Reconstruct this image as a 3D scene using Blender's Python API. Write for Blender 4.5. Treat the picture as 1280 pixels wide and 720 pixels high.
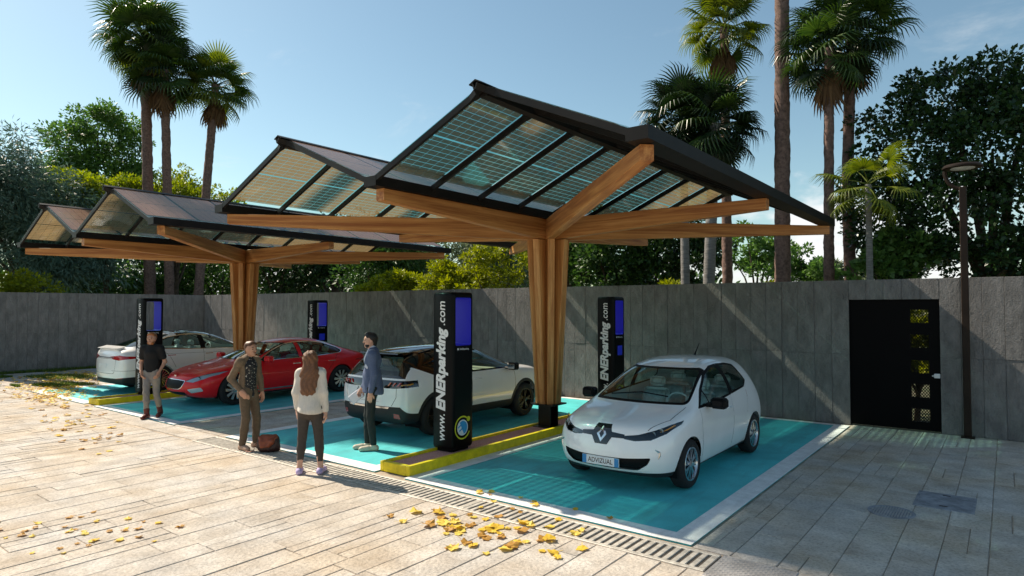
import bpy, bmesh, math, random
import numpy as np
from mathutils import Vector, Matrix, Euler
random.seed(7); RNG = np.random.default_rng(7)
R = math.radians
for o in list(bpy.data.objects): bpy.data.objects.remove(o)
scene = bpy.context.scene; COL = scene.collection
# ---------------------------------------------------------------- camera
CAM_H = 2.25
cd = bpy.data.cameras.new('camera'); cam = bpy.data.objects.new('camera', cd); COL.objects.link(cam)
cd.sensor_width = 36; cd.lens = 806 / 1280 * 36; cd.clip_end = 3000; cd.clip_start = 0.05
cam.location = (0, 0, CAM_H); cam.rotation_euler = (R(90 + 1.74), 0, R(37.5)); scene.camera = cam
# ---------------------------------------------------------------- light
SUN_D = Vector((1, 0.11, -1)).normalized()          # travel direction of the sunlight
SUN_EL = math.asin(-SUN_D.z); SUN_AZ = math.atan2(-SUN_D.x, -SUN_D.y)   # azimuth from +Y towards +X
ld = bpy.data.lights.new('sun', 'SUN'); ld.energy = 3.75; ld.angle = R(0.5); ld.color = (1, .885, .72)
sun = bpy.data.objects.new('sun', ld); COL.objects.link(sun); sun.location = (-20, -5, 30)
sun.rotation_euler = SUN_D.to_track_quat('-Z', 'Y').to_euler()
scene.view_settings.view_transform = 'Standard'; scene.view_settings.look = 'None'
scene.view_settings.exposure = 1.05; scene.view_settings.gamma = 1.0; scene.view_settings.use_curve_mapping = False
w = bpy.data.worlds.new('World'); scene.world = w; w.use_nodes = True
def N(nt, t, **kw):
    n = nt.nodes.new(t)
    for k, v in kw.items():
        if k.startswith('i_'):
            key = k[2:]; key = int(key) if key.isdigit() else key.replace('_', ' ')
            n.inputs[key].default_value = v
        else: setattr(n, k, v)
    return n
def world_nodes():
    nt = w.node_tree; nt.nodes.clear(); L = nt.links.new
    sky = N(nt, 'ShaderNodeTexSky', sky_type='NISHITA', sun_disc=False, sun_elevation=SUN_EL, sun_rotation=SUN_AZ,
            altitude=50, air_density=1.0, dust_density=0.6, ozone_density=1.1)
    # low cumulus bank round the whole horizon: noise in direction space, thinning with height
    tc = N(nt, 'ShaderNodeTexCoord'); sep = N(nt, 'ShaderNodeSeparateXYZ'); L(tc.outputs['Generated'], sep.inputs[0])
    mp = N(nt, 'ShaderNodeMapping'); mp.inputs['Scale'].default_value = (3.2, 3.2, 7.0); mp.inputs['Location'].default_value = CLOUD_OFF; mp.inputs['Rotation'].default_value = (0, 0, CLOUD_ROT)
    L(tc.outputs['Generated'], mp.inputs[0])
    nz = N(nt, 'ShaderNodeTexNoise', i_Scale=1.0, i_Detail=9.0, i_Roughness=.55); L(mp.outputs[0], nz.inputs['Vector'])
    el = N(nt, 'ShaderNodeMapRange', i_1=.02, i_2=.34, i_3=0.06, i_4=-.16); L(sep.outputs['Z'], el.inputs[0])
    ad = N(nt, 'ShaderNodeMath', operation='ADD'); L(nz.outputs[0], ad.inputs[0]); L(el.outputs[0], ad.inputs[1])
    cr = N(nt, 'ShaderNodeMapRange', i_1=.52, i_2=.62, i_3=0, i_4=1, interpolation_type='SMOOTHSTEP'); L(ad.outputs[0], cr.inputs[0])
    nz2 = N(nt, 'ShaderNodeTexNoise', i_Scale=2.2, i_Detail=6.0); L(mp.outputs[0], nz2.inputs['Vector'])
    cc = N(nt, 'ShaderNodeMix', data_type='RGBA'); L(nz2.outputs[0], cc.inputs['Factor'])
    cc.inputs['A'].default_value = (4.4, 4.7, 5.0, 1); cc.inputs['B'].default_value = (7.4, 7.2, 6.9, 1)
    mx = N(nt, 'ShaderNodeMix', data_type='RGBA'); L(cr.outputs[0], mx.inputs['Factor'])
    tn = N(nt, 'ShaderNodeMix', data_type='RGBA', blend_type='MULTIPLY'); tn.inputs['Factor'].default_value = 1; tn.inputs['B'].default_value = (.81, .88, .765, 1); L(sky.outputs[0], tn.inputs['A'])
    m3 = N(nt, 'ShaderNodeMapping'); m3.inputs['Scale'].default_value = (1.6, 3.4, 6.5); m3.inputs['Rotation'].default_value = (0, .2, .5); m3.inputs['Location'].default_value = (2.3, .7, .4); L(tc.outputs['Generated'], m3.inputs[0])   # thin high wisps all over the sky
    n3 = N(nt, 'ShaderNodeTexNoise', i_Scale=1.7, i_Detail=10.0, i_Roughness=.62, i_Distortion=.6); L(m3.outputs[0], n3.inputs['Vector'])
    c3 = N(nt, 'ShaderNodeMapRange', i_1=.56, i_2=.80, i_3=0, i_4=.42, interpolation_type='SMOOTHSTEP'); L(n3.outputs[0], c3.inputs[0])
    wx = N(nt, 'ShaderNodeMix', data_type='RGBA'); L(c3.outputs[0], wx.inputs['Factor']); L(tn.outputs['Result'], wx.inputs['A']); wx.inputs['B'].default_value = (5.6, 5.7, 5.7, 1)
    L(wx.outputs['Result'], mx.inputs['A']); L(cc.outputs['Result'], mx.inputs['B'])
    bg = N(nt, 'ShaderNodeBackground', i_Strength=0.085); L(mx.outputs['Result'], bg.inputs[0])
    out = N(nt, 'ShaderNodeOutputWorld'); L(bg.outputs[0], out.inputs[0])
CLOUD_OFF = (1.7, 0.4, 0.0)
CLOUD_ROT = -0.13
world_nodes()
# ---------------------------------------------------------------- helpers
def tag(o, label=None, cat=None, group=None, kind=None):
    if label: o['label'] = label
    if cat: o['category'] = cat
    if group: o['group'] = group
    if kind: o['kind'] = kind
    return o
def link(o, parent=None):
    COL.objects.link(o)
    if parent is not None: o.parent = parent
    return o
def empty(name, loc=(0, 0, 0), rz=0, label=None, cat=None, group=None):
    o = bpy.data.objects.new(name, None); o.empty_display_size = .2; o.location = loc; o.rotation_euler = (0, 0, rz)
    link(o); return tag(o, label, cat, group)
def copy_tree(o, parent=None):
    c = o.copy(); link(c)
    if parent is not None: c.parent = parent
    for ch in list(o.children): copy_tree(ch, c)
    return c
def mesh_obj(name, verts, faces, mat, parent=None, smooth=False, mats=None, fm=None):
    me = bpy.data.meshes.new(name); me.from_pydata([tuple(v) for v in verts], [], [tuple(f) for f in faces])
    for m in (mats or [mat]): me.materials.append(m)
    if fm is not None: me.polygons.foreach_set('material_index', fm)
    if smooth: me.polygons.foreach_set('use_smooth', [True] * len(me.polygons))
    me.update()
    return link(bpy.data.objects.new(name, me), parent)
class MB:
    def __init__(s): s.v = []; s.f = []; s.m = []
    def add(s, verts, faces, mi=0):
        b = len(s.v); s.v.extend(verts); s.f.extend([tuple(b + i for i in f) for f in faces]); s.m.extend([mi] * len(faces)); return s
    def box(s, x0, x1, y0, y1, z0, z1, mi=0, M=None):
        v = [Vector((x, y, z)) for x in (x0, x1) for y in (y0, y1) for z in (z0, z1)]
        if M: v = [M @ p for p in v]
        return s.add(v, [(0, 1, 3, 2), (4, 6, 7, 5), (0, 4, 5, 1), (2, 3, 7, 6), (0, 2, 6, 4), (1, 5, 7, 3)], mi)
    def cbox(s, x0, x1, y0, y1, z0, z1, c=.01, mi=0, M=None):      # box with chamfered edges
        cx, cy, cz = (x0 + x1) / 2, (y0 + y1) / 2, (z0 + z1) / 2
        hx, hy, hz = (x1 - x0) / 2, (y1 - y0) / 2, (z1 - z0) / 2
        c = min(c, hx * .9, hy * .9, hz * .9); v = []; idx = {}
        for sx in (-1, 1):
            for sy in (-1, 1):
                for sz in (-1, 1):
                    for a, d in enumerate(((0, 1, 1), (1, 0, 1), (1, 1, 0))):
                        idx[(sx, sy, sz, a)] = len(v)
                        v.append(Vector((cx + sx * (hx - c * d[0]), cy + sy * (hy - c * d[1]), cz + sz * (hz - c * d[2]))))
        f = []
        for a in range(3):
            b, e = (a + 1) % 3, (a + 2) % 3
            for sg in (-1, 1):
                q = []
                for tb, te in ((-1, -1), (1, -1), (1, 1), (-1, 1)):
                    k = [0, 0, 0]; k[a] = sg; k[b] = tb; k[e] = te; q.append(idx[(k[0], k[1], k[2], a)])
                f.append(q if sg > 0 else q[::-1])
            for tb in (-1, 1):                                        # edge quads along axis a
                for te in (-1, 1):
                    def P(sa, ax):
                        k = [0, 0, 0]; k[a] = sa; k[b] = tb; k[e] = te; return idx[(k[0], k[1], k[2], ax)]
                    q = [P(-1, b), P(1, b), P(1, e), P(-1, e)]; f.append(q if tb * te > 0 else q[::-1])
        for sx in (-1, 1):
            for sy in (-1, 1):
                for sz in (-1, 1):
                    q = [idx[(sx, sy, sz, a)] for a in range(3)]; f.append(q if sx * sy * sz > 0 else q[::-1])
        if M: v = [M @ p for p in v]
        return s.add(v, f, mi)
    def prism(s, pts, axis, a0, a1, mi=0, M=None):                    # 2-d polygon extruded along an axis
        n = len(pts); v = []
        for a in (a0, a1):
            for p, q in pts: v.append(Vector((a, p, q) if axis == 0 else (p, a, q) if axis == 1 else (p, q, a)))
        if M: v = [M @ p for p in v]
        return s.add(v, [tuple(range(n))[::-1], tuple(range(n, 2 * n))] + [(i, (i + 1) % n, n + (i + 1) % n, n + i) for i in range(n)], mi)
    def tube(s, path, rad, n=8, cap=True, mi=0, flat=1.0):
        path = [Vector(p) for p in path]; rr = rad if isinstance(rad, (list, tuple, np.ndarray)) else [rad] * len(path)
        rings = []; up = None
        for i, p in enumerate(path):
            t = (path[min(i + 1, len(path) - 1)] - path[max(i - 1, 0)]).normalized()
            if up is None: up = Vector((0, 0, 1)) if abs(t.z) < .9 else Vector((1, 0, 0))
            a = t.cross(up).normalized(); b = a.cross(t).normalized(); up = b
            rings.append([p + (a * math.cos(2 * math.pi * k / n) + b * math.sin(2 * math.pi * k / n) * flat) * rr[i] for k in range(n)])
        v = [q for r in rings for q in r]; f = []
        for i in range(len(path) - 1):
            for k in range(n): f.append((i * n + k, i * n + (k + 1) % n, (i + 1) * n + (k + 1) % n, (i + 1) * n + k))
        if cap: f += [tuple(range(n))[::-1], tuple(range(len(v) - n, len(v)))]
        return s.add(v, f, mi)
    def lathe(s, prof, axis=2, n=24, center=(0, 0, 0), mi=0, M=None):  # prof: (radius, height); axis = direction of height
        v = []; c = Vector(center)
        for r_, h in prof:
            for k in range(n):
                a = 2 * math.pi * k / n; p = (r_ * math.cos(a), r_ * math.sin(a), h)
                v.append(c + Vector(p if axis == 2 else (p[2], p[0], p[1]) if axis == 0 else (p[1], p[2], p[0])))
        f = []
        for i in range(len(prof) - 1):
            for k in range(n): f.append((i * n + k, i * n + (k + 1) % n, (i + 1) * n + (k + 1) % n, (i + 1) * n + k))
        f += [tuple(range(n))[::-1], tuple(range(len(v) - n, len(v)))]
        if M: v = [M @ p for p in v]
        return s.add(v, f, mi)
    def obj(s, name, mat, parent=None, smooth=False, mats=None):
        return mesh_obj(name, s.v, s.f, mat, parent, smooth, mats, s.m if mats else None)
def autosmooth(o, ang=40):
    me = o.data; bm = bmesh.new(); bm.from_mesh(me)
    for e in bm.edges: e.smooth = len(e.link_faces) == 2 and e.calc_face_angle(0) < R(ang)
    for f in bm.faces: f.smooth = True
    bm.to_mesh(me); bm.free(); return o
# ---------------------------------------------------------------- materials
def mat(name, col, rough=.6, metal=0, spec=.5, var=0, vscale=6, bump=0, bscale=40, stretch=None, coat=0, alpha=None,
        trans=0, emit=None, es=0, col2=None, island=0, detail=6, ior=1.45, sheen=0, thr=(.35, .65)):
    m = bpy.data.materials.new(name); m.use_nodes = True; nt = m.node_tree; L = nt.links.new
    p = nt.nodes['Principled BSDF']; p.inputs['Base Color'].default_value = (*col, 1); p.inputs['Roughness'].default_value = rough
    p.inputs['Metallic'].default_value = metal; p.inputs['Specular IOR Level'].default_value = spec; p.inputs['Coat Weight'].default_value = coat
    p.inputs['Coat Roughness'].default_value = .04; p.inputs['IOR'].default_value = ior
    p.inputs['Transmission Weight'].default_value = trans; p.inputs['Sheen Weight'].default_value = sheen
    if emit: p.inputs['Emission Color'].default_value = (*emit, 1); p.inputs['Emission Strength'].default_value = es
    vec = None
    if var or bump or col2:
        tc = N(nt, 'ShaderNodeTexCoord'); mp = N(nt, 'ShaderNodeMapping'); L(tc.outputs['Object'], mp.inputs[0])
        if stretch: mp.inputs['Scale'].default_value = stretch
        vec = mp.outputs[0]
        if island or True:
            oi = N(nt, 'ShaderNodeObjectInfo'); ml = N(nt, 'ShaderNodeMath', operation='MULTIPLY', i_1=37.0); L(oi.outputs['Random'], ml.inputs[0])
            va = N(nt, 'ShaderNodeVectorMath', operation='ADD'); L(vec, va.inputs[0]); L(ml.outputs[0], va.inputs[1]); vec = va.outputs[0]
    c = None
    if var or col2:
        nz = N(nt, 'ShaderNodeTexNoise', i_Scale=vscale, i_Detail=detail, i_Roughness=.6); L(vec, nz.inputs['Vector'])
        mr = N(nt, 'ShaderNodeMapRange', i_1=thr[0], i_2=thr[1]); L(nz.outputs[0], mr.inputs[0])
        mx = N(nt, 'ShaderNodeMix', data_type='RGBA'); L(mr.outputs[0], mx.inputs['Factor'])
        a = col if col2 else tuple(x * (1 - var) for x in col); b = col2 if col2 else tuple(min(1, x * (1 + var)) for x in col)
        mx.inputs['A'].default_value = (*a, 1); mx.inputs['B'].default_value = (*b, 1); c = mx.outputs['Result']
    if island:
        if c is None:
            rg = N(nt, 'ShaderNodeRGB'); rg.outputs[0].default_value = (*col, 1); c = rg.outputs[0]
        ge = N(nt, 'ShaderNodeNewGeometry'); mr = N(nt, 'ShaderNodeMapRange', i_3=1 - island, i_4=1 + island)
        L(ge.outputs['Random Per Island'], mr.inputs[0])
        hs = N(nt, 'ShaderNodeHueSaturation'); L(c, hs.inputs['Color']); L(mr.outputs[0], hs.inputs['Value'])
        c = hs.outputs[0]
    if c is not None: L(c, p.inputs['Base Color'])
    if bump:
        nb = N(nt, 'ShaderNodeTexNoise', i_Scale=bscale, i_Detail=8, i_Roughness=.65); L(vec, nb.inputs['Vector'])
        bp = N(nt, 'ShaderNodeBump', i_Strength=min(1, bump), i_Distance=.02); L(nb.outputs[0], bp.inputs['Height']); L(bp.outputs[0], p.inputs['Normal'])
    return m
def mat_wood(name):
    m = bpy.data.materials.new(name); m.use_nodes = True; nt = m.node_tree; L = nt.links.new; p = nt.nodes['Principled BSDF']
    tc = N(nt, 'ShaderNodeTexCoord'); oi = N(nt, 'ShaderNodeObjectInfo')
    ml = N(nt, 'ShaderNodeMath', operation='MULTIPLY', i_1=23.0); L(oi.outputs['Random'], ml.inputs[0])
    va = N(nt, 'ShaderNodeVectorMath', operation='ADD'); L(tc.outputs['Object'], va.inputs[0]); L(ml.outputs[0], va.inputs[1])
    mp = N(nt, 'ShaderNodeMapping'); mp.inputs['Scale'].default_value = (.35, 9, 9); L(va.outputs[0], mp.inputs[0])
    nz = N(nt, 'ShaderNodeTexNoise', i_Scale=1.6, i_Detail=7, i_Roughness=.62, i_Distortion=.5); L(mp.outputs[0], nz.inputs['Vector'])
    mp2 = N(nt, 'ShaderNodeMapping'); mp2.inputs['Scale'].default_value = (1.2, 60, 60); L(va.outputs[0], mp2.inputs[0])
    nf = N(nt, 'ShaderNodeTexNoise', i_Scale=1.5, i_Detail=4); L(mp2.outputs[0], nf.inputs['Vector'])
    # laminations: glued lamellae along the height of the beam
    sp = N(nt, 'ShaderNodeSeparateXYZ'); L(tc.outputs['Object'], sp.inputs[0])
    la = N(nt, 'ShaderNodeMath', operation='MULTIPLY', i_1=18.0); L(sp.outputs['Z'], la.inputs[0])
    fl = N(nt, 'ShaderNodeMath', operation='FLOOR'); L(la.outputs[0], fl.inputs[0])
    wn = N(nt, 'ShaderNodeTexWhiteNoise', noise_dimensions='1D'); L(fl.outputs[0], wn.inputs['W'])
    a = N(nt, 'ShaderNodeMath', operation='MULTIPLY_ADD', i_1=.22, i_2=-.11); L(wn.outputs[0], a.inputs[0])
    b = N(nt, 'ShaderNodeMath', operation='ADD'); L(nz.outputs[0], b.inputs[0]); L(a.outputs[0], b.inputs[1])
    c = N(nt, 'ShaderNodeMath', operation='MULTIPLY_ADD', i_1=.25, i_2=-.12); L(nf.outputs[0], c.inputs[0])
    d = N(nt, 'ShaderNodeMath', operation='ADD'); L(b.outputs[0], d.inputs[0]); L(c.outputs[0], d.inputs[1])
    cr = N(nt, 'ShaderNodeValToRGB'); L(d.outputs[0], cr.inputs[0]); e = cr.color_ramp.elements
    e[0].position = .3; e[0].color = (.31, .105, .027, 1); e[1].position = .72; e[1].color = (.70, .37, .135, 1)
    x = e.new(.5); x.color = (.52, .225, .066, 1)
    L(cr.outputs[0], p.inputs['Base Color']); p.inputs['Roughness'].default_value = .5; p.inputs['Specular IOR Level'].default_value = .35
    bp = N(nt, 'ShaderNodeBump', i_Strength=.25, i_Distance=.004); L(nf.outputs[0], bp.inputs['Height']); L(bp.outputs[0], p.inputs['Normal'])
    return m
def schlick(nt, k=1.0):
    """fresnel reflectance that is the same from both sides of a thin sheet"""
    L = nt.links.new; lw = N(nt, 'ShaderNodeLayerWeight', i_Blend=.5); p = N(nt, 'ShaderNodeMath', operation='POWER', i_1=5.0); L(lw.outputs['Facing'], p.inputs[0])
    m = N(nt, 'ShaderNodeMath', operation='MULTIPLY_ADD', i_1=.96 * k, i_2=.04 * k); L(p.outputs[0], m.inputs[0]); return m.outputs[0]
def mat_panel(name):
    """glass solar panel: dark translucent cells, clear gaps between them (object x = up the slope, y = along the ridge)"""
    m = bpy.data.materials.new(name); m.use_nodes = True; nt = m.node_tree; L = nt.links.new; nt.nodes.remove(nt.nodes['Principled BSDF'])
    out = nt.nodes['Material Output']; tc = N(nt, 'ShaderNodeTexCoord'); sp = N(nt, 'ShaderNodeSeparateXYZ'); L(tc.outputs['Object'], sp.inputs[0])
    def M(op, a, b=None, c=None):
        n = N(nt, 'ShaderNodeMath', operation=op)
        for i, q in enumerate((a, b, c)):
            if q is None: continue
            if isinstance(q, (int, float)): n.inputs[i].default_value = q
            else: L(q, n.inputs[i])
        return n.outputs[0]
    def gap(sock, pitch, wdt, off=0):
        fr = M('FRACT', M('DIVIDE', M('ADD', sock, off), pitch)); return M('LESS_THAN', M('MULTIPLY', fr, pitch), wdt)
    u, v = sp.outputs['X'], sp.outputs['Y']
    rows = gap(u, .0905, .0075); cols = M('MULTIPLY', gap(v, .163, .007), .6)
    mid = M('LESS_THAN', M('ABSOLUTE', M('SUBTRACT', u, 1.0)), .014)
    low = M('LESS_THAN', u, .16); edge = M('GREATER_THAN', M('ABSOLUTE', v), .488)
    g = M('MAXIMUM', M('MAXIMUM', rows, cols), M('MAXIMUM', mid, M('MAXIMUM', low, M('MULTIPLY', edge, .8))))
    nz = N(nt, 'ShaderNodeTexNoise', i_Scale=2.5, i_Detail=5); L(tc.outputs['Object'], nz.inputs['Vector'])
    c1 = N(nt, 'ShaderNodeMix', data_type='RGBA'); L(nz.outputs[0], c1.inputs['Factor']); c1.inputs['A'].default_value = (.66, .45, .22, 1); c1.inputs['B'].default_value = (.80, .56, .30, 1)
    tr = N(nt, 'ShaderNodeBsdfTranslucent'); L(c1.outputs['Result'], tr.inputs[0])
    df = N(nt, 'ShaderNodeBsdfDiffuse'); df.inputs[0].default_value = (.24, .145, .115, 1)
    bk = N(nt, 'ShaderNodeBsdfDiffuse'); bk.inputs[0].default_value = (.016, .030, .026, 1); ge = N(nt, 'ShaderNodeNewGeometry'); sd = N(nt, 'ShaderNodeMixShader'); L(ge.outputs['Backfacing'], sd.inputs[0]); L(df.outputs[0], sd.inputs[1]); L(bk.outputs[0], sd.inputs[2])   # cell backs are dark, fronts brown
    ad0 = N(nt, 'ShaderNodeMixShader', i_0=.175); L(sd.outputs[0], ad0.inputs[1]); L(tr.outputs[0], ad0.inputs[2])
    thin = N(nt, 'ShaderNodeBsdfTransparent'); thin.inputs[0].default_value = (.18, .62, .55, 1); ad = N(nt, 'ShaderNodeMixShader', i_0=.05); L(ad0.outputs[0], ad.inputs[1]); L(thin.outputs[0], ad.inputs[2])
    clear = N(nt, 'ShaderNodeBsdfTransparent'); ct = N(nt, 'ShaderNodeMix', data_type='RGBA'); L(low, ct.inputs['Factor']); ct.inputs['A'].default_value = (.24, .56, .54, 1); ct.inputs['B'].default_value = (.78, .90, .87, 1); L(ct.outputs['Result'], clear.inputs[0])
    mx = N(nt, 'ShaderNodeMixShader'); L(g, mx.inputs[0]); L(ad.outputs[0], mx.inputs[1]); L(clear.outputs[0], mx.inputs[2])
    gl = N(nt, 'ShaderNodeBsdfGlossy', i_Roughness=.06); m2 = N(nt, 'ShaderNodeMixShader'); L(schlick(nt, .5), m2.inputs[0]); L(mx.outputs[0], m2.inputs[1]); L(gl.outputs[0], m2.inputs[2]); L(m2.outputs[0], out.inputs[0])
    return m
def mat_clear(name, tint):
    m = bpy.data.materials.new(name); m.use_nodes = True; nt = m.node_tree; L = nt.links.new; nt.nodes.remove(nt.nodes['Principled BSDF']); out = nt.nodes['Material Output']
    t = N(nt, 'ShaderNodeBsdfTransparent'); t.inputs[0].default_value = (*tint, 1); g = N(nt, 'ShaderNodeBsdfGlossy', i_Roughness=.05); x = N(nt, 'ShaderNodeMixShader'); L(schlick(nt, .8), x.inputs[0]); L(t.outputs[0], x.inputs[1]); L(g.outputs[0], x.inputs[2]); L(x.outputs[0], out.inputs[0]); return m
M_ = {}; M_['clear'] = mat_clear('clear_glass', (.97, .99, .98))
M_['wood'] = mat_wood('timber'); M_['panel'] = mat_panel('solar_glass')
M_['bronze'] = mat('dark_metal', (.009, .007, .006), .5, 0, .22, var=.3, vscale=3)
M_['steel'] = mat('pedestal_steel', (.02, .014, .011), .3, .6)
M_['teal'] = mat('bay_paint', (.085, .54, .57), .6, var=.14, vscale=1.6, bump=.12, bscale=160, spec=.35)
M_['white'] = mat('line_paint', (.80, .80, .80), .6, var=.10, vscale=7, bump=.15, bscale=120)
M_['yellow'] = mat('kerb_yellow', (.78, .60, .004), .5, var=.16, vscale=9, bump=.15, bscale=90)
M_['pink'] = mat('pink_gravel', (.66, .34, .29), .9, var=.3, vscale=60, bump=.8, bscale=150)
M_['black'] = mat('kiosk_black', (.003, .003, .0035), .42, spec=.16)
M_['blue'] = mat('kiosk_blue', (.015, .015, .28), .5, emit=(.02, .02, .75), es=.06)
M_['print'] = mat('white_print', (.72, .72, .72), .5); M_['lime'] = mat('lime_print', (.62, .60, .02), .5)
M_['cyan'] = mat('cyan_print', (.04, .30, .58), .5)
M_['mortar'] = mat('joint_sand', (.43, .35, .27), .95, var=.35, vscale=3, bump=.5, bscale=60)
M_['asphaltline'] = mat('slot_dark', (.07, .06, .05), .9)
def mat_stone():
    m = mat('paving_stone', (.455, .37, .282), .8, col2=(.60, .52, .43), vscale=2.2, bump=.75, bscale=26, island=.10, spec=.25, detail=10)
    nt = m.node_tree; L = nt.links.new; p = nt.nodes['Principled BSDF']
    src = p.inputs['Base Color'].links[0].from_socket
    tc = N(nt, 'ShaderNodeTexCoord'); nz = N(nt, 'ShaderNodeTexNoise', i_Scale=30, i_Detail=8, i_Roughness=.75); ge = N(nt, 'ShaderNodeNewGeometry')
    L(ge.outputs['Position'], nz.inputs['Vector'])
    mr = N(nt, 'ShaderNodeMapRange', i_1=.36, i_2=.54, i_3=.64, i_4=1.02); L(nz.outputs[0], mr.inputs[0])
    hs = N(nt, 'ShaderNodeHueSaturation'); L(src, hs.inputs['Color']); L(mr.outputs[0], hs.inputs['Value'])
    nz2 = N(nt, 'ShaderNodeTexNoise', i_Scale=.9, i_Detail=4); L(ge.outputs['Position'], nz2.inputs['Vector'])
    mr2 = N(nt, 'ShaderNodeMapRange', i_1=.35, i_2=.65, i_3=.45, i_4=1.05); L(nz2.outputs[0], mr2.inputs[0]); L(mr2.outputs[0], hs.inputs['Saturation'])
    nz3 = N(nt, 'ShaderNodeTexNoise', i_Scale=3.2, i_Detail=7, i_Roughness=.6); L(ge.outputs['Position'], nz3.inputs['Vector']); mr3 = N(nt, 'ShaderNodeMapRange', i_1=.34, i_2=.60, i_3=.84, i_4=1.03); L(nz3.outputs[0], mr3.inputs[0])
    h2 = N(nt, 'ShaderNodeHueSaturation'); L(hs.outputs[0], h2.inputs['Color']); L(mr3.outputs[0], h2.inputs['Value'])
    L(h2.outputs[0], p.inputs['Base Color'])
    return m
M_['stone'] = mat_stone()
def weather_paint(m, dirt, k1=.62, k2=.72):
    """scuffs and dust with shapes of their own over a painted floor"""
    nt = m.node_tree; L = nt.links.new; p = nt.nodes['Principled BSDF']; src = p.inputs['Base Color'].links[0].from_socket
    ge = N(nt, 'ShaderNodeNewGeometry'); mp = N(nt, 'ShaderNodeMapping'); mp.inputs['Scale'].default_value = (2.2, .35, 1); L(ge.outputs['Position'], mp.inputs[0])
    nz = N(nt, 'ShaderNodeTexNoise', i_Scale=1.8, i_Detail=9, i_Roughness=.68); L(mp.outputs[0], nz.inputs['Vector'])
    mr = N(nt, 'ShaderNodeMapRange', i_1=.50, i_2=k2, i_3=0, i_4=.55); L(nz.outputs[0], mr.inputs[0])
    n2 = N(nt, 'ShaderNodeTexNoise', i_Scale=70, i_Detail=3); L(ge.outputs['Position'], n2.inputs['Vector']); m2 = N(nt, 'ShaderNodeMapRange', i_1=k1, i_2=k1 + .06, i_3=0, i_4=.5); L(n2.outputs[0], m2.inputs[0])
    ad = N(nt, 'ShaderNodeMath', operation='MAXIMUM'); L(mr.outputs[0], ad.inputs[0]); L(m2.outputs[0], ad.inputs[1])
    mx = N(nt, 'ShaderNodeMix', data_type='RGBA'); L(ad.outputs[0], mx.inputs['Factor']); L(src, mx.inputs['A']); mx.inputs['B'].default_value = (*dirt, 1); L(mx.outputs['Result'], p.inputs['Base Color'])
weather_paint(M_['teal'], (.07, .22, .24)); weather_paint(M_['white'], (.45, .43, .40)); weather_paint(M_['yellow'], (.48, .35, .04), .66, .85)
def mat_concrete():
    m = mat('board_marked_concrete', (.215, .206, .20), .85, var=.22, vscale=1.7, bump=.9, bscale=9, stretch=(3.4, 3.4, 1.5), island=.08, spec=.25, detail=9)
    nt = m.node_tree; L = nt.links.new; p = nt.nodes['Principled BSDF']; bp = [n for n in nt.nodes if n.type == 'BUMP'][0]; bp.inputs['Distance'].default_value = .05
    tc = N(nt, 'ShaderNodeTexCoord'); nz = N(nt, 'ShaderNodeTexNoise', i_Scale=55, i_Detail=5); ge = N(nt, 'ShaderNodeNewGeometry'); L(ge.outputs['Position'], nz.inputs['Vector'])
    b2 = N(nt, 'ShaderNodeBump', i_Strength=.85, i_Distance=.018); L(nz.outputs[0], b2.inputs['Height']); L(bp.outputs[0], b2.inputs['Normal']); L(b2.outputs[0], p.inputs['Normal'])
    return m
M_['concrete'] = mat_concrete()
M_['grate'] = mat('grate_metal', (.52, .48, .42), .55, .25, var=.25, vscale=14, bump=.2, bscale=60)
M_['iron'] = mat('cast_iron', (.27, .28, .31), .6, .2, var=.3, vscale=8, bump=.3, bscale=60)
M_['tread'] = mat('tread_plate', (.44, .42, .41), .5, .4, var=.2, vscale=6)
M_['soil'] = mat('soil', (.10, .085, .05), .95, col2=(.05, .075, .025), vscale=.8, bump=.6, bscale=8)
M_['gate'] = mat('gate_black', (.0025, .0025, .003), .5, spec=.08)
M_['lamp'] = mat('lamp_brown', (.020, .012, .008), .5, 0, .2, var=.2, vscale=5)
M_['glassy'] = mat('lamp_glass', (.55, .58, .6), .25)
M_['chrome'] = mat('chrome', (.7, .7, .7), .15, 1)
# ================================================================ the setting
C1X, C2X, PY, WALL_Y, LEFT_X = -6.63, -16.87, 9.72, 13.85, -27.2
def sheet(name, x0, x1, y0, y1, z, m, parent=None, th=None):
    if th: return MB().box(x0, x1, y0, y1, z - th, z).obj(name, m, parent)
    return mesh_obj(name, [(x0, y0, z), (x1, y0, z), (x1, y1, z), (x0, y1, z)], [(0, 1, 2, 3)], m, parent)
tag(sheet('ground', -1500, 1500, -1500, 1500, -.06, M_['soil']), kind='structure')
pav = tag(sheet('pavement', -27.0, 9, -9, WALL_Y + .02, -.012, M_['mortar']), kind='structure')
_cr, _sr = math.cos(R(37.5)), math.sin(R(37.5))
def px_scale(x, y):                       # how big a metre shows from the plaza, 0 when out of view
    d = -_sr * x + _cr * y; r_ = _cr * x + _sr * y
    if d < .8 or abs(r_ / d) > .85 or 2.25 / d > .52: return 0
    return 1 / d
stones = []
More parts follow.
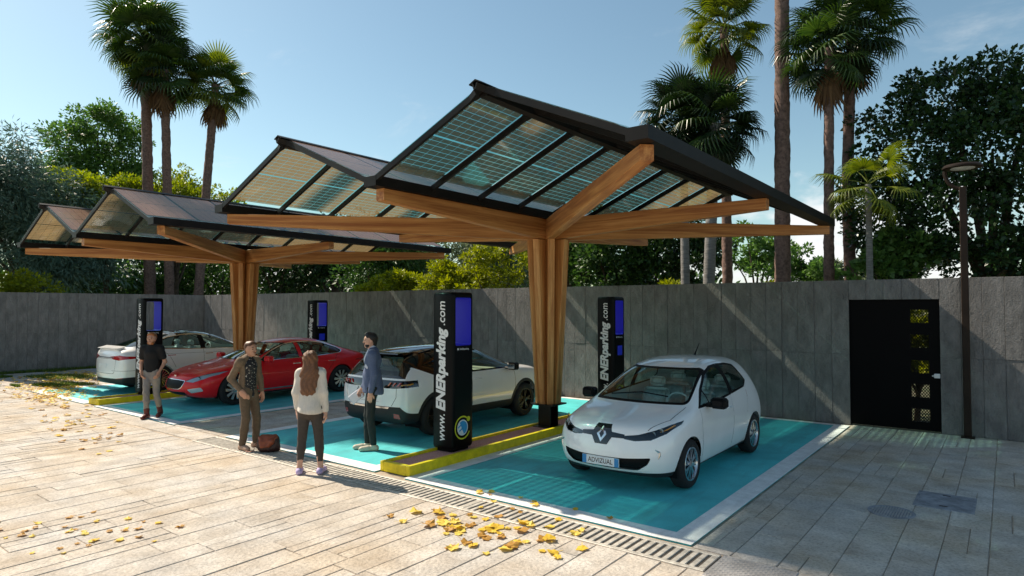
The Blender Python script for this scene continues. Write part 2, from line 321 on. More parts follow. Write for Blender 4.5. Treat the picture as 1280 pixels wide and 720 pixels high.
def stone(x0, x1, y0, y1):
    g = .0038; x0 += g; x1 -= g; y0 += g; y1 -= g
    zt = random.uniform(-.002, .002); c = .005; tx, ty = random.uniform(-.002, .002), random.uniform(-.002, .002)
    def z(a, b): return zt + tx * a + ty * b
    j = lambda: random.uniform(-.003, .003)
    q = [(x0 + j(), y0 + j()), (x1 + j(), y0 + j()), (x1 + j(), y1 + j()), (x0 + j(), y1 + j())]
    cx, cy = (x0 + x1) / 2, (y0 + y1) / 2
    v = [(a, b, -.03) for a, b in q] + [(a, b, z(s, t) - .005) for (a, b), (s, t) in zip(q, ((-1, -1), (1, -1), (1, 1), (-1, 1)))]
    v += [(a + (c if a < cx else -c), b + (c if b < cy else -c), z(s, t)) for (a, b), (s, t) in zip(q, ((-1, -1), (1, -1), (1, 1), (-1, 1)))]
    f = [(8, 9, 10, 11)] + [(i, (i + 1) % 4, 4 + (i + 1) % 4, 4 + i) for i in range(4)] + [(4 + i, 4 + (i + 1) % 4, 8 + (i + 1) % 4, 8 + i) for i in range(4)]
    stones.append((px_scale(cx, cy) ** 2 * (x1 - x0) * (y1 - y0) * px_scale(cx, cy), v, f))
def lay(x0, x1, y0, y1, widths=(.24, .33, .33, .40, .46), lens=(.7, 1.7), split=.22):
    x = x0
    while x < x1 - .02:
        ww = random.choice(widths)
        if x1 - (x + ww) < .16: ww = x1 - x
        y = y0 - random.uniform(0, lens[1])
        while y < y1 - .02:
            ln = random.uniform(*lens); a, b = max(y, y0), min(y + ln, y1)
            if y1 - b < .2: b = y1; y = y1
            else: y = y + ln
            if b - a > .08:
                if random.random() < split and ww > .3:
                    k = random.uniform(.4, .6) * ww; stone(x, x + k, a, b); stone(x + k, x + ww, a, b)
                else: stone(x, x + ww, a, b)
        x += ww
lay(-26.8, 8.8, -8.8, 5.40)
lay(-2.39, 8.8, 5.90, WALL_Y - .01, widths=(.34, .36, .36, .40), lens=(.5, 1.1), split=.15)
lay(-2.06, 8.8, 5.40, 5.90, widths=(.5, .8))
lay(-12.72, -10.86, 5.93, WALL_Y - .01)
lay(-26.8, -20.95, 5.92, WALL_Y - .01)
for k in range(20): stone(-26.8 + k * .79, -26.8 + (k + 1) * .79, 5.46, 5.90)
lay(-11.0, -2.1, 5.865, 5.915, widths=(.9, 1.3))
stones.sort(key=lambda s: -s[0])
for k, (a, v, f) in enumerate(stones[:298]): mesh_obj('paving_stone', v, f, M_['stone'], pav)
_b = MB()
for a, v, f in stones[298:]: _b.add(v, f)
tag(_b.obj('paving_stone_field', M_['stone'], pav), kind='stuff')
# parking bays: painted slab, white lines
def bay(x0, x1, lines, label_i):
    b = tag(sheet('parking_bay', x0 + .012, x1 - .012, 5.932, 13.69, .004, M_['teal'], th=.03), kind='structure')
    lw = .25; z = .008
    sheet('bay_line', x0, x1, 5.92, 5.92 + lw, z, M_['white'], b)
    sheet('bay_line', x0, x1, 13.70 - .16, 13.70, z, M_['white'], b)
    if 'l' in lines: sheet('bay_line', x0, x0 + lw, 5.92 + lw, 13.54, z, M_['white'], b)
    if 'r' in lines: sheet('bay_line', x1 - lw, x1, 5.92 + lw, 13.54, z, M_['white'], b)
    return b
bay(-6.34, -2.41, 'lr', 0); bay(-10.85, -6.92, 'lr', 1); bay(-16.58, -12.73, 'lr', 2); bay(-20.95, -17.16, 'lr', 3)
# drain channel with a slotted grate
dr = empty('drain_channel', (0, 0, 0), label='pale slotted metal drain grate sunk along the front of the bays', cat='drain')
MB().box(-10.98, -2.10, 5.45, 5.86, -.0115, -.010).obj('channel_floor', M_['asphaltline'], dr)
MB().cbox(-10.98, -2.10, 5.415, 5.465, -.02, .004, .004).obj('rail', M_['grate'], dr)
MB().cbox(-10.98, -2.10, 5.815, 5.860, -.02, .004, .004).obj('rail', M_['grate'], dr)
_bar = MB().cbox(-.026, .026, 5.465, 5.815, -.018, .002, .004).obj('grate_bar', M_['grate'], dr)
_n = 104
for k in range(_n):
    o = _bar if k == 0 else _bar.copy()
    if k: link(o, dr)
    o.location.x = -2.14 - k * 8.82 / _n
for x in (-2.118, -4.9, -7.9, -10.96): MB().cbox(x - .014, x + .014, 5.466, 5.814, -.02, .0035, .003).obj('grate_end', M_['grate'], dr)
# tread plate at the end of the drain
tp = empty('cover_plate', (-1.78, 5.62, 0), label='metal tread cover plate at the right end of the drain grate', cat='cover')
MB().cbox(-.30, .34, -.30, .25, -.02, .006, .004).obj('plate', M_['tread'], tp)
_b = MB()
for i in range(19):
    for j in range(16):
        M = Matrix.Translation((-.27 + i * .032, -.27 + j * .032, .006)) @ Matrix.Rotation(R(45 if (i + j) % 2 else -45), 4, 'Z')
        _b.box(-.011, .011, -.003, .003, 0, .003, M=M)
tag(_b.obj('tread_pattern', M_['tread'], tp), kind='stuff')
# round manhole cover and oblong cover
mh = empty('manhole_cover', (-1.05, 8.22, 0), label='round cast iron manhole cover with a ribbed pattern', cat='manhole')
MB().lathe([(.0, -.01), (.232, -.01), (.232, .010), (.205, .010), (.20, .006), (0, .006)], n=40).obj('rim', M_['iron'], mh)
_b = MB()
for i in range(-7, 8):
    h = math.sqrt(max(.0025, .188 ** 2 - (i * .026) ** 2)); _b.box(i * .026 - .007, i * .026 + .007, -h, h, .006, .011)
_b.obj('ribs', M_['tread'], mh)
oc = empty('access_cover', (-.61, 9.03, 0), label='oblong grey iron access cover near the black gate', cat='cover')
MB().cbox(-.29, .29, -.36, .36, -.02, .008, .004).obj('frame', M_['iron'], oc)
MB().cbox(-.255, .255, -.325, .325, .008, .012, .003).obj('lid', M_['iron'], oc)
for s in (-1, 1): MB().cbox(-.04, .04, s * .25 - .012, s * .25 + .012, .012, .016, .002).obj('lifting_slot', M_['steel'], oc)
# ================================================================ walls
DX0, DX1, DH = -2.425, -.965, 2.40
bw = empty('concrete_wall', (0, WALL_Y, 0), label='long grey wall of tall concrete slabs behind the parking bays, pierced by a black gate', cat='wall')
b = MB().box(LEFT_X - .25, DX0 - .03, .022, .25, -.05, 2.768).box(DX1 + .03, 9, .022, .25, -.05, 2.768).box(DX0 - .03, DX1 + .03, .022, .25, DH + .02, 2.768)
b.obj('wall_core', M_['concrete'], bw)
_pc = {}
def slab(w_, h_, parent, loc, rz=0):
    key = (round(w_, 3), round(h_, 3), random.randrange(3))
    if key not in _pc:
        m = MB().cbox(.0025, w_ - .0025, 0, .022, .002, h_ - .002, .003); o = m.obj('concrete_slab', M_['concrete'], parent); _pc[key] = o.data
    else: o = link(bpy.data.objects.new('concrete_slab', _pc[key]), parent)
    o.location = loc; o.rotation_euler = (random.uniform(-.002, .002), 0, rz); return o
PW = .311; x = DX0
def yo(): return random.uniform(-.004, .004)
while x > LEFT_X + .03:
    w_ = PW if x - PW > LEFT_X + .1 else x - LEFT_X - .025
    slab(w_, 1.355, bw, (x - w_, yo(), 0)); slab(w_, 1.425, bw, (x - w_, yo(), 1.355)); x -= w_
nd = 5; wd = (DX1 - DX0) / nd
for k in range(nd): slab(wd, 2.78 - DH, bw, (DX0 + k * wd, yo(), DH))
x = DX1
while x < 8.7: slab(PW, 1.355, bw, (x, yo(), 0)); slab(PW, 1.425, bw, (x, yo(), 1.355)); x += PW
lw_ = empty('side_wall', (LEFT_X, 0, 0), label='shaded grey slab wall running along the left side of the car park', cat='wall')
MB().box(-.25, -.024, -9, WALL_Y + .018, -.05, 2.768).obj('wall_core', M_['concrete'], lw_)
y = WALL_Y - .03
while y > -8.6:
    for z, h in ((0, 1.355), (1.355, 1.425)): slab(PW, h, lw_, (yo() - .001, y - PW, z), R(90))
    y -= PW
# black gate in the wall
gt = empty('gate', (DX0, WALL_Y + .06, 0), label='tall black metal gate with a column of five mesh windows', cat='gate')
GW = DX1 - DX0; wx0, wx1 = 1.005, 1.285; wz = [.29, .73, 1.17, 1.635, 2.09]; hh = .118
b = MB().box(.008, wx0, 0, .05, .02, DH - .008).box(wx1, GW - .008, 0, .05, .02, DH - .008)
zz = [.02] + [q for c in wz for q in (c - hh, c + hh)] + [DH - .008]
for k in range(0, len(zz), 2): b.box(wx0, wx1, 0, .05, zz[k], zz[k + 1])
b.obj('leaf', M_['gate'], gt)
MB().box(-.028, .008, -.03, .18, 0, DH + .018).box(GW - .008, GW + .028, -.03, .18, 0, DH + .018).box(.008, GW - .008, -.03, .18, DH - .008, DH + .018).obj('frame', M_['gate'], gt)
for c in wz:                                                       # expanded metal mesh
    b = MB(); nr = 8; nc = 6; sx = (wx1 - wx0) / nc; sz = 2 * hh / nr
    for r_ in range(nr):
        z0 = c - hh + (r_ + .5) * sz
        for k in range(nc * 2):
            up = (k + r_) % 2; xa = wx0 + k * sx / 2; za, zb = (z0 - sz * .42, z0 + sz * .42) if up else (z0 + sz * .42, z0 - sz * .42)
            t = .0095; b.prism([(xa, za - t), (xa + sx / 2, zb - t), (xa + sx / 2, zb + t), (xa, za + t)], 1, .018, .030)
    b.obj('mesh_window', M_['gate'], gt)
hd = MB().cbox(GW - .10, GW - .005, -.05, -.012, .98, 1.06, .008).cbox(GW - .13, GW - .05, -.062, -.05, 1.01, 1.03, .004).box(GW - .07, GW - .04, -.014, 0, 1.0, 1.04).obj('handle', M_['print'], gt)
# street lamp in front of the wall
lp = empty('street_lamp', (-.575, 13.70, 0), label='brown steel lamp post with a flat round head beside the gate', cat='street lamp')
MB().cbox(-.055, .055, -.055, .055, .02, 4.36, .012).obj('pole', M_['lamp'], lp); MB().cbox(-.10, .10, -.10, .10, 0, .02, .005).obj('base_plate', M_['lamp'], lp)
arc = [(-.01 - .25 * math.sin(t), 0, 4.33 + .34 * (1 - math.cos(t)) * .98) for t in np.linspace(0, math.pi / 2, 9)]
autosmooth(MB().tube(arc, .034, 8).obj('bracket', M_['lamp'], lp))
hdl = autosmooth(MB().lathe([(.02, 4.775), (.13, 4.77), (.27, 4.745), (.30, 4.715), (.30, 4.69), (.27, 4.68), (.20, 4.685), (.0, 4.695)][::-1], n=32).obj('lamp_head', M_['lamp'], lp))
autosmooth(MB().lathe([(.0, 4.665), (.10, 4.668), (.185, 4.682), (.19, 4.70), (0, 4.70)], n=28).obj('diffuser', M_['glassy'], hdl))
# ================================================================ kerb islands, kiosks
def kerb(cx, label):
    k = empty('kerb_island', (cx, 6.02, 0), label=label, cat='kerb', group='yellow kerb islands')
    W, Lk, T, H = .29, 7.40, .075, .135
    for x0, x1 in ((-W, -W + T), (W - T, W)): MB().cbox(x0, x1, 0, Lk, 0, H, .006).obj('kerb_rail', M_['yellow'], k)
    for y0, y1 in ((.001, T), (Lk - T, Lk - .001)): MB().cbox(-W + T, W - T, y0, y1, 0, H - .001, .004).obj('kerb_end', M_['yellow'], k)
    MB().box(-W + T, W - T, T, Lk - T, 0, .105).obj('gravel_bed', M_['pink'], k)
kerb(C1X, 'yellow kerb island between the white hatchback and the white crossover')
kerb(C2X, 'yellow kerb island between the red saloon and the white saloon')
def text_mesh(s, size, shear=0, offset=0, align='LEFT', extrude=.001):
    c = bpy.data.curves.new('t', 'FONT'); c.body = s; c.size = size; c.shear = shear; c.offset = offset; c.extrude = extrude; c.align_x = align
    c.resolution_u = 4
    o = bpy.data.objects.new('t', c); COL.objects.link(o); bpy.context.view_layer.update()
    me = bpy.data.meshes.new_from_object(o.evaluated_get(bpy.context.evaluated_depsgraph_get())); bpy.data.objects.remove(o); bpy.data.curves.remove(c)
    return me
def text_part(name, s, m, parent, origin, ex, ey, length=None, size=1, **kw):
    """flat lettering: ex = reading direction, ey = up of the letters (in the parent's space)"""
    me = text_mesh(s, size, **kw); co = np.empty(len(me.vertices) * 3); me.vertices.foreach_get('co', co); co = co.reshape(-1, 3)
    co[:, 0] -= co[:, 0].min()
    if length: k = length / co[:, 0].max(); co[:, 0] *= k
    ex, ey = Vector(ex), Vector(ey); ez = ex.cross(ey)
    A = np.array([ex, ey, ez]); co = co @ A + np.array(origin); me.vertices.foreach_set('co', co.ravel()); me.materials.clear(); me.materials.append(m)
    me.update(); o = bpy.data.objects.new(name, me); return link(o, parent)
def disc(mb, c, r, y0, z0, x, th=.0015, n=36): mb.lathe([(0, 0), (r, 0), (r, th), (0, th)], 0, n, (x, y0, z0))
def kiosk(cx, y0, back, label):
    k = empty('charging_kiosk', (cx, y0, 0), label=label, cat='charger', group='black charging kiosks')
    x0, x1, d, zb, zt = -.27, .13, .48, .15, 2.48
    wy0, wy1, wz0, wz1 = .075, .425, 1.68, 2.40
    b = MB(); c = .025                                            # housing: rounded frame outline in y-z with a hole through x
    def rr(ya, yb, za, zc, r, n=5):
        pts = []
        for (cy, cz, a0) in ((yb - r, zc - r, 0), (ya + r, zc - r, 90), (ya + r, za + r, 180), (yb - r, za + r, 270)):
            for i in range(n + 1): a = R(a0 + 90 * i / n); pts.append((cy + r * math.cos(a), cz + r * math.sin(a)))
        return pts
    out = rr(0, d, zb, zt, .05); inn = rr(wy0, wy1, wz0, wz1, .03); n = len(out); v = []
    for pts, x in ((out, x0 + c), (out, x1 - c), (rr(c, d - c, zb + c, zt - c, .035), x0), (rr(c, d - c, zb + c, zt - c, .035), x1), (inn, x0), (inn, x1)):
        v += [(x, p, q) for p, q in pts]
    f = []
    for i in range(n):
        j = (i + 1) % n
        f += [(i, j, n + j, n + i), (2 * n + j, 2 * n + i, 4 * n + i, 4 * n + j), (3 * n + i, 3 * n + j, 5 * n + j, 5 * n + i), (j, i, 2 * n + i, 2 * n + j), (n + i, n + j, 3 * n + j, 3 * n + i)]
    b.add(v, f); bo = autosmooth(b.obj('housing', M_['black'], k), 50)
    v = [(x, p, q) for x in (x0 + .002, x1 - .002) for p, q in rr(wy0 + .001, wy1 - .001, wz0 + .001, wz1 - .001, .03)]
    f = [(i, n + i, n + (i + 1) % n, (i + 1) % n) for i in range(n)]
    mesh_obj('light_reveal', v, f, M_['blue'], k)
    MB().cbox(x0 + .05, x1 - .05, .05, d - .05, .105, zb, .01).obj('plinth', M_['black'], k)
    e = -.0012; bx = x1 - .145                                     # lettering on the front face, reading upwards
    text_part('web_address', 'www.', M_['print'], k, (bx, e, .27), (0, 0, 1), (-1, 0, 0), .40, .205, shear=.12, offset=.002)
    text_part('web_address', 'ENERparking', M_['print'], k, (bx, e, .715), (0, 0, 1), (-1, 0, 0), 1.24, .245, shear=.22, offset=.011)
    text_part('web_address', '.com', M_['print'], k, (bx, e, 1.985), (0, 0, 1), (-1, 0, 0), .36, .205, shear=.12, offset=.002)
    xf = x1 + .0004
    text_part('small_print', 'ENERparking', M_['print'], k, (xf, .17, 1.615), (0, 1, 0), (0, 0, 1), .2, .04, extrude=.0006)
    q = MB(); q.box(xf, xf + .001, .115, .145, 1.615, 1.645); q.obj('small_mark', M_['print'], k)
    cy, cz, ro = .235, .455, .175                                  # ring, dot, white disc and blue plug
    a0, a1 = 50, 335; q = MB(); nn = 48; ring = []
    for rad in (ro, ro - .022):
        for i in range(nn + 1): a = R(a0 + (a1 - a0) * i / nn); ring.append((xf + .0015, cy + rad * math.cos(a), cz + rad * math.sin(a)))
    q.add(ring, [(i, i + 1, nn + 2 + i, nn + 1 + i) for i in range(nn)])
    disc(q, None, .038, cy + ro * math.cos(R(42)), cz + ro * math.sin(R(42)), xf); q.obj('ring_mark', M_['lime'], k)
    q = MB(); disc(q, None, .118, cy, cz, xf); q.obj('disc_mark', M_['print'], k)
    q = MB(); pts = [(cy + .10 * math.cos(R(a)), cz + .10 * math.sin(R(a))) for a in range(-75, 136, 12)]
    q.prism(pts, 0, xf + .0018, xf + .003)
    for s in (-.025, .035):
        M = Matrix.Translation((0, cy - .02, cz + .012)) @ Matrix.Rotation(R(30), 4, 'X'); q.box(xf + .0018, xf + .003, -.075, 0, s - .011, s + .011, M=M)
    q.obj('plug_mark', M_['cyan'], k)
    if back:
        q = MB(); q.box(xf, xf + .002, .16, .36, 1.25, 1.45); q.obj('blue_square', M_['bluedim'], k)  # flat, faintly glowing blue rectangle in place of a blue-lit socket niche
    return k
M_['bluedim'] = mat('glow_blue', (.01, .02, .25), .3, emit=(.01, .02, .4), es=.12)
kiosk(C1X, 7.02, False, 'black charging kiosk with white vertical web address standing by the white crossover')
kiosk(C1X, 11.95, True, 'black charging kiosk rising behind the white hatchback near the wall')
kiosk(C2X, 7.02, False, 'black charging kiosk behind the man in the black shirt')
kiosk(C2X, 11.95, True, 'black charging kiosk rising behind the roof of the red saloon')
# ================================================================ solar canopies
def beam_mesh(name, L, h0, h1, wdt, hc=None):
    """tapered timber along local x: top level at z=0, depth h0 at the root, h1 at the tip"""
    b = MB(); w2 = wdt / 2; c = .006
    sec = lambda h: [(-w2 + c, 0), (w2 - c, 0), (w2, -c), (w2, -h + c), (w2 - c, -h), (-w2 + c, -h), (-w2, -h + c), (-w2, -c)]
    v = [(x, p, q) for x, h in ((0, h0), (L - .005, h1), (L, h1 - .004)) for p, q in sec(h)]
    f = [tuple(range(8)), tuple(range(16, 24))[::-1]] + [(i + 8 * k, i + 8 + 8 * k, (i + 1) % 8 + 8 + 8 * k, (i + 1) % 8 + 8 * k) for k in range(2) for i in range(8)]
    b.add(v, f); o = b.obj(name, M_['wood']); COL.objects.unlink(o); me = o.data; bpy.data.objects.remove(o); return me
HX, HY, ZB = 3.86, 4.16, 3.845
def canopy(cx, label):
    r = empty('solar_canopy', (cx, PY, 0), label=label, cat='canopy', group='timber solar canopies')
    q = MB(); q.box(-.13, .13, -.13, -.105, .10, .5).box(-.13, .13, .105, .13, .10, .5).box(-.02, .02, -.105, .105, .10, .5).box(-.2, .2, -.2, .2, .105, .118).box(-.24, .24, -.24, .24, .5, .525)
    q.obj('pedestal', M_['steel'], r)
    dirs = [(1, 0, HX), (0, -1, HY - .2), (-1, 0, HX), (0, 1, HY - .2)] + [(sx * HX, sy * (HY - .2), None) for sx in (1, -1) for sy in (1, -1)]
    for i, (dx, dy, L) in enumerate(dirs):
        if L is None: L = math.hypot(dx, dy)
        a = math.atan2(dy, dx)
        me = beam_mesh('beam', L - .02, .375, .165, .155 if i < 4 else .145)
        o = link(bpy.data.objects.new('beam', me), r); o.location = (.04 * math.cos(a), .04 * math.sin(a), ZB - .001 * i); o.rotation_euler = (0, 0, a)
        # fin of the post under every beam; local x runs up the post
        t = .125 if i < 4 else .115; zb, zt = .526 + .0005 * i, 3.466 + .001 * i; rb, rt = (.205, .40) if i < 4 else (.225, .385); b = MB(); c = .008
        sec = lambda rad: [(t / 2 - c, -rad), (t / 2, -rad + c), (t / 2, -.0), (-t / 2, -.0), (-t / 2, -rad + c), (-t / 2 + c, -rad)]
        v = [(x, p, q_) for x, rad in ((0, rb), (zt - zb, rt)) for p, q_ in sec(rad)]
        b.add(v, [tuple(range(6)), tuple(range(6, 12))[::-1]] + [(i_, i_ + 6, (i_ + 1) % 6 + 6, (i_ + 1) % 6) for i_ in range(6)])
        fo = b.obj('post_fin', M_['wood'], r)
        X = Vector((0, 0, 1)); Z = Vector((-math.cos(a), -math.sin(a), 0)); Y = Z.cross(X)
        fo.matrix_local = Matrix.Translation((0, 0, zb)) @ Matrix((X, Y, Z)).transposed().to_4x4()
    lows = [-HX, 0, HX]; peaks = [-1.95, 1.93]; zl, zp = 3.985, 4.79
    for i, lx in enumerate(lows):
        w2 = .12; b = MB()
        b.box(lx - w2, lx + w2, -HY, HY, 3.848, 3.86); b.box(lx - w2, lx - w2 + .012, -HY, HY, 3.86, 3.985); b.box(lx + w2 - .012, lx + w2, -HY, HY, 3.86, 3.985)
        b.box(lx - w2 + .012, lx + w2 - .012, -HY, -HY + .012, 3.86, 3.98).box(lx - w2 + .012, lx + w2 - .012, HY - .012, HY, 3.86, 3.98)
        b.obj('gutter', M_['bronze'], r)
    slopes = [(lows[0], peaks[0]), (lows[1], peaks[0]), (lows[1], peaks[1]), (lows[2], peaks[1])]
    n = 8; pitch = 2 * HY / n
    for s_, (lx, pk) in enumerate(slopes):
        sg = 1 if pk > lx else -1; xs = lx + sg * .10
        dx = pk - xs; ln = math.hypot(dx, zp - zl); ang = math.atan2(zp - zl, abs(dx))
        M0 = Matrix.Translation((xs, 0, zl)) @ Matrix.Rotation(0 if sg > 0 else math.pi, 4, 'Z') @ Matrix.Rotation(-ang, 4, 'Y')
        if s_ == 0 and not hasattr(canopy, 'pm'):
            canopy.pm = True
        pm = MB().box(.0, ln - .05, -pitch / 2 + .006, pitch / 2 - .006, 0, .010)
        pm.m = [1 if k_ != 5 else 0 for k_ in range(6)]; po = pm.obj('solar_panel', None, r, mats=[M_['panel'], M_['clear']])
        # rafter flaring into gussets at the ridge
        t = .022
        prof = [(-.02, -t), (ln - .22, -t), (ln - .10, -t - .035), (ln - .05, -t - .13), (ln - .03, -t - .13), (ln - .03, t + .13), (ln - .05, t + .13), (ln - .10, t + .035), (ln - .22, t), (-.02, t)]
        rm = MB().prism(prof, 2, -.075, -.002); ro = rm.obj('rafter', M_['bronze'], r)
        for k in range(n):
            o = po if k == 0 else po.copy()
            if k: link(o, r)
            o.matrix_local = M0 @ Matrix.Translation((0, -HY + (k + .5) * pitch, 0))
        for k in range(n + 1):
            o = ro if k == 0 else ro.copy()
            if k: link(o, r)
            o.matrix_local = M0 @ Matrix.Translation((0, -HY + k * pitch + (.024 if k == 0 else -.024 if k == n else 0), 0))
    for pk in peaks:
        MB().prism([(pk - .06, zp - .13), (pk + .06, zp - .13), (pk + .055, zp - .045), (pk, zp - .02), (pk - .055, zp - .045)], 1, -HY + .02, HY - .02).obj('ridge_beam', M_['bronze'], r)
        MB().prism([(pk - .09, zp - .025), (pk, zp + .015), (pk + .09, zp - .025), (pk + .09, zp - .012), (pk, zp + .032), (pk - .09, zp - .012)], 1, -HY - .12, HY + .05).obj('ridge_cap', M_['bronze'], r)
    return r
can1 = canopy(C1X, 'timber tree-column canopy with a solar glass roof above the white hatchback and crossover')
can2 = canopy(C2X, 'timber tree-column canopy with a solar glass roof above the red and the white saloon')
# ================================================================ cars
def mat_glass(name, tint, rough=.02, refl=1.0):
    m = bpy.data.materials.new(name); m.use_nodes = True; nt = m.node_tree; L = nt.links.new; nt.nodes.remove(nt.nodes['Principled BSDF']); out = nt.nodes['Material Output']
    t = N(nt, 'ShaderNodeBsdfTransparent'); t.inputs[0].default_value = (*tint, 1); g = N(nt, 'ShaderNodeBsdfGlossy', i_Roughness=rough)
    x = N(nt, 'ShaderNodeMixShader'); L(schlick(nt, refl), x.inputs[0]); L(t.outputs[0], x.inputs[1]); L(g.outputs[0], x.inputs[2]); L(x.outputs[0], out.inputs[0]); return m
M_['carwhite'] = mat('paint_white', (.90, .90, .90), .34, 0, .5, coat=1, var=.03, vscale=2)
M_['carred'] = mat('paint_red', (.74, .008, .013), .36, 0, .3, coat=.45, var=.08, vscale=2)
M_['glass'] = mat_glass('window_glass', (.66, .84, .81), refl=1.7); M_['glassdark'] = mat_glass('dark_glass', (.16, .24, .24), refl=1.6)
M_['lens'] = mat_glass('lens_glass', (.75, .82, .85), .02, 1.4)
M_['trim'] = mat('black_trim', (.006, .006, .007), .45, spec=.15); M_['clad'] = mat('black_cladding', (.018, .018, .019), .55)
M_['gloss'] = mat('black_gloss', (.004, .004, .004), .08, coat=1)
M_['tyre'] = mat('tyre_rubber', (.014, .014, .015), .8, bump=.2, bscale=80)
M_['alloy'] = mat('alloy', (.62, .63, .65), .22, 1, var=.1, vscale=9); M_['darkalloy'] = mat('dark_alloy', (.02, .02, .022), .35, .6)
M_['redlens'] = mat('red_lens', (.42, .008, .008), .12, coat=1); M_['amber'] = mat('amber_lens', (.5, .22, .03), .15, coat=1)
M_['silver'] = mat('light_bowl', (.55, .62, .66), .3, .25); M_['seatlight'] = mat('seat_grey', (.62, .63, .63), .8, var=.15, vscale=20)
M_['seatdark'] = mat('seat_dark', (.03, .03, .032), .7); M_['seattan'] = mat('seat_tan', (.42, .33, .24), .7)
M_['plateblue'] = mat('plate_blue', (.02, .22, .50), .4); M_['platewhite'] = mat('plate_white', (.72, .74, .76), .4)
M_['seam'] = mat('panel_gap', (.03, .03, .032), .7); M_['seamred'] = mat('panel_gap_red', (.06, .004, .006), .7)

def st(x, zb, ws, wl, wm, zm, wb, zbe, wr, zr, zt, dx=None, dt=(0, 0)):
    side = [(ws - .07, zb), (ws, zb + .09), (wl, (zb + .09 + zm) / 2), (wm, zm), (wb, zbe), (wr, zr)]
    dx = dx or [0] * 6
    return dict(x=x, side=[(x + d, y, z) for d, (y, z) in zip(dx, side)], t1=(x + dt[0], wr * .52, zt - .012), t0=(x + dt[1], 0, zt),
                b1=(x + dx[0], .5 * ws, zb), b0=(x + dx[0], 0, zb))
def cage(stations, front, rear):
    """stations front to rear; front/rear: bulge of the cap per row as (mid, centre) x values for rows 1..4"""
    verts = []; faces = []
    def V(p): verts.append(tuple(p)); return len(verts) - 1
    rings = []
    for s in stations:
        up = [V(p) for p in s['side']]; dn = [V((p[0], -p[1], p[2])) for p in s['side']]
        t1 = V(s['t1']); t1n = V((s['t1'][0], -s['t1'][1], s['t1'][2])); t0 = V(s['t0'])
        b1 = V(s['b1']); b1n = V((s['b1'][0], -s['b1'][1], s['b1'][2])); b0 = V(s['b0'])
        rings.append(dict(l=up, r=dn, loop=[b0, b1] + up + [t1, t0, t1n] + dn[::-1] + [b1n], t=[t1, t0, t1n], b=[b1, b0, b1n]))
    for a, b in zip(rings[:-1], rings[1:]):
        A, B = a['loop'], b['loop']; n = len(A)
        for i in range(n): faces.append((A[i], A[(i + 1) % n], B[(i + 1) % n], B[i]))
    for ring, s, bul, flip in ((rings[0], stations[0], front, False), (rings[-1], stations[-1], rear, True)):
        grid = [[ring['l'][0], ring['b'][0], ring['b'][1], ring['b'][2], ring['r'][0]]]
        for i in range(1, 5):
            x, y, z = s['side'][i]; zc = z
            m, c = bul[i - 1]
            grid.append([ring['l'][i], V((m, y * .58, zc)), V((c, 0, zc)), V((m, -y * .58, zc)), ring['r'][i]])
        grid.append([ring['l'][5], ring['t'][0], ring['t'][1], ring['t'][2], ring['r'][5]])
        for i in range(5):
            for j in range(4):
                q = (grid[i][j], grid[i][j + 1], grid[i + 1][j + 1], grid[i + 1][j])
                faces.append(q[::-1] if flip else q)
    return verts, faces
def subdiv(verts, faces, lv):
    me = bpy.data.meshes.new('c'); me.from_pydata(verts, [], faces); o = bpy.data.objects.new('c', me); COL.objects.link(o)
    md = o.modifiers.new('s', 'SUBSURF'); md.levels = lv; md.render_levels = lv
    bpy.context.view_layer.update(); r = bpy.data.meshes.new_from_object(o.evaluated_get(bpy.context.evaluated_depsgraph_get()))
    bpy.data.objects.remove(o); bpy.data.meshes.remove(me); return r
def inpoly(px, pz, poly):
    c = False; n = len(poly); j = n - 1
    for i in range(n):
        xi, zi = poly[i]; xj, zj = poly[j]
        if (zi > pz) != (zj > pz) and px < (xj - xi) * (pz - zi) / (zj - zi) + xi: c = not c
        j = i
    return c
AX = {'side': (0, 2), 'front': (1, 2), 'top': (0, 1)}
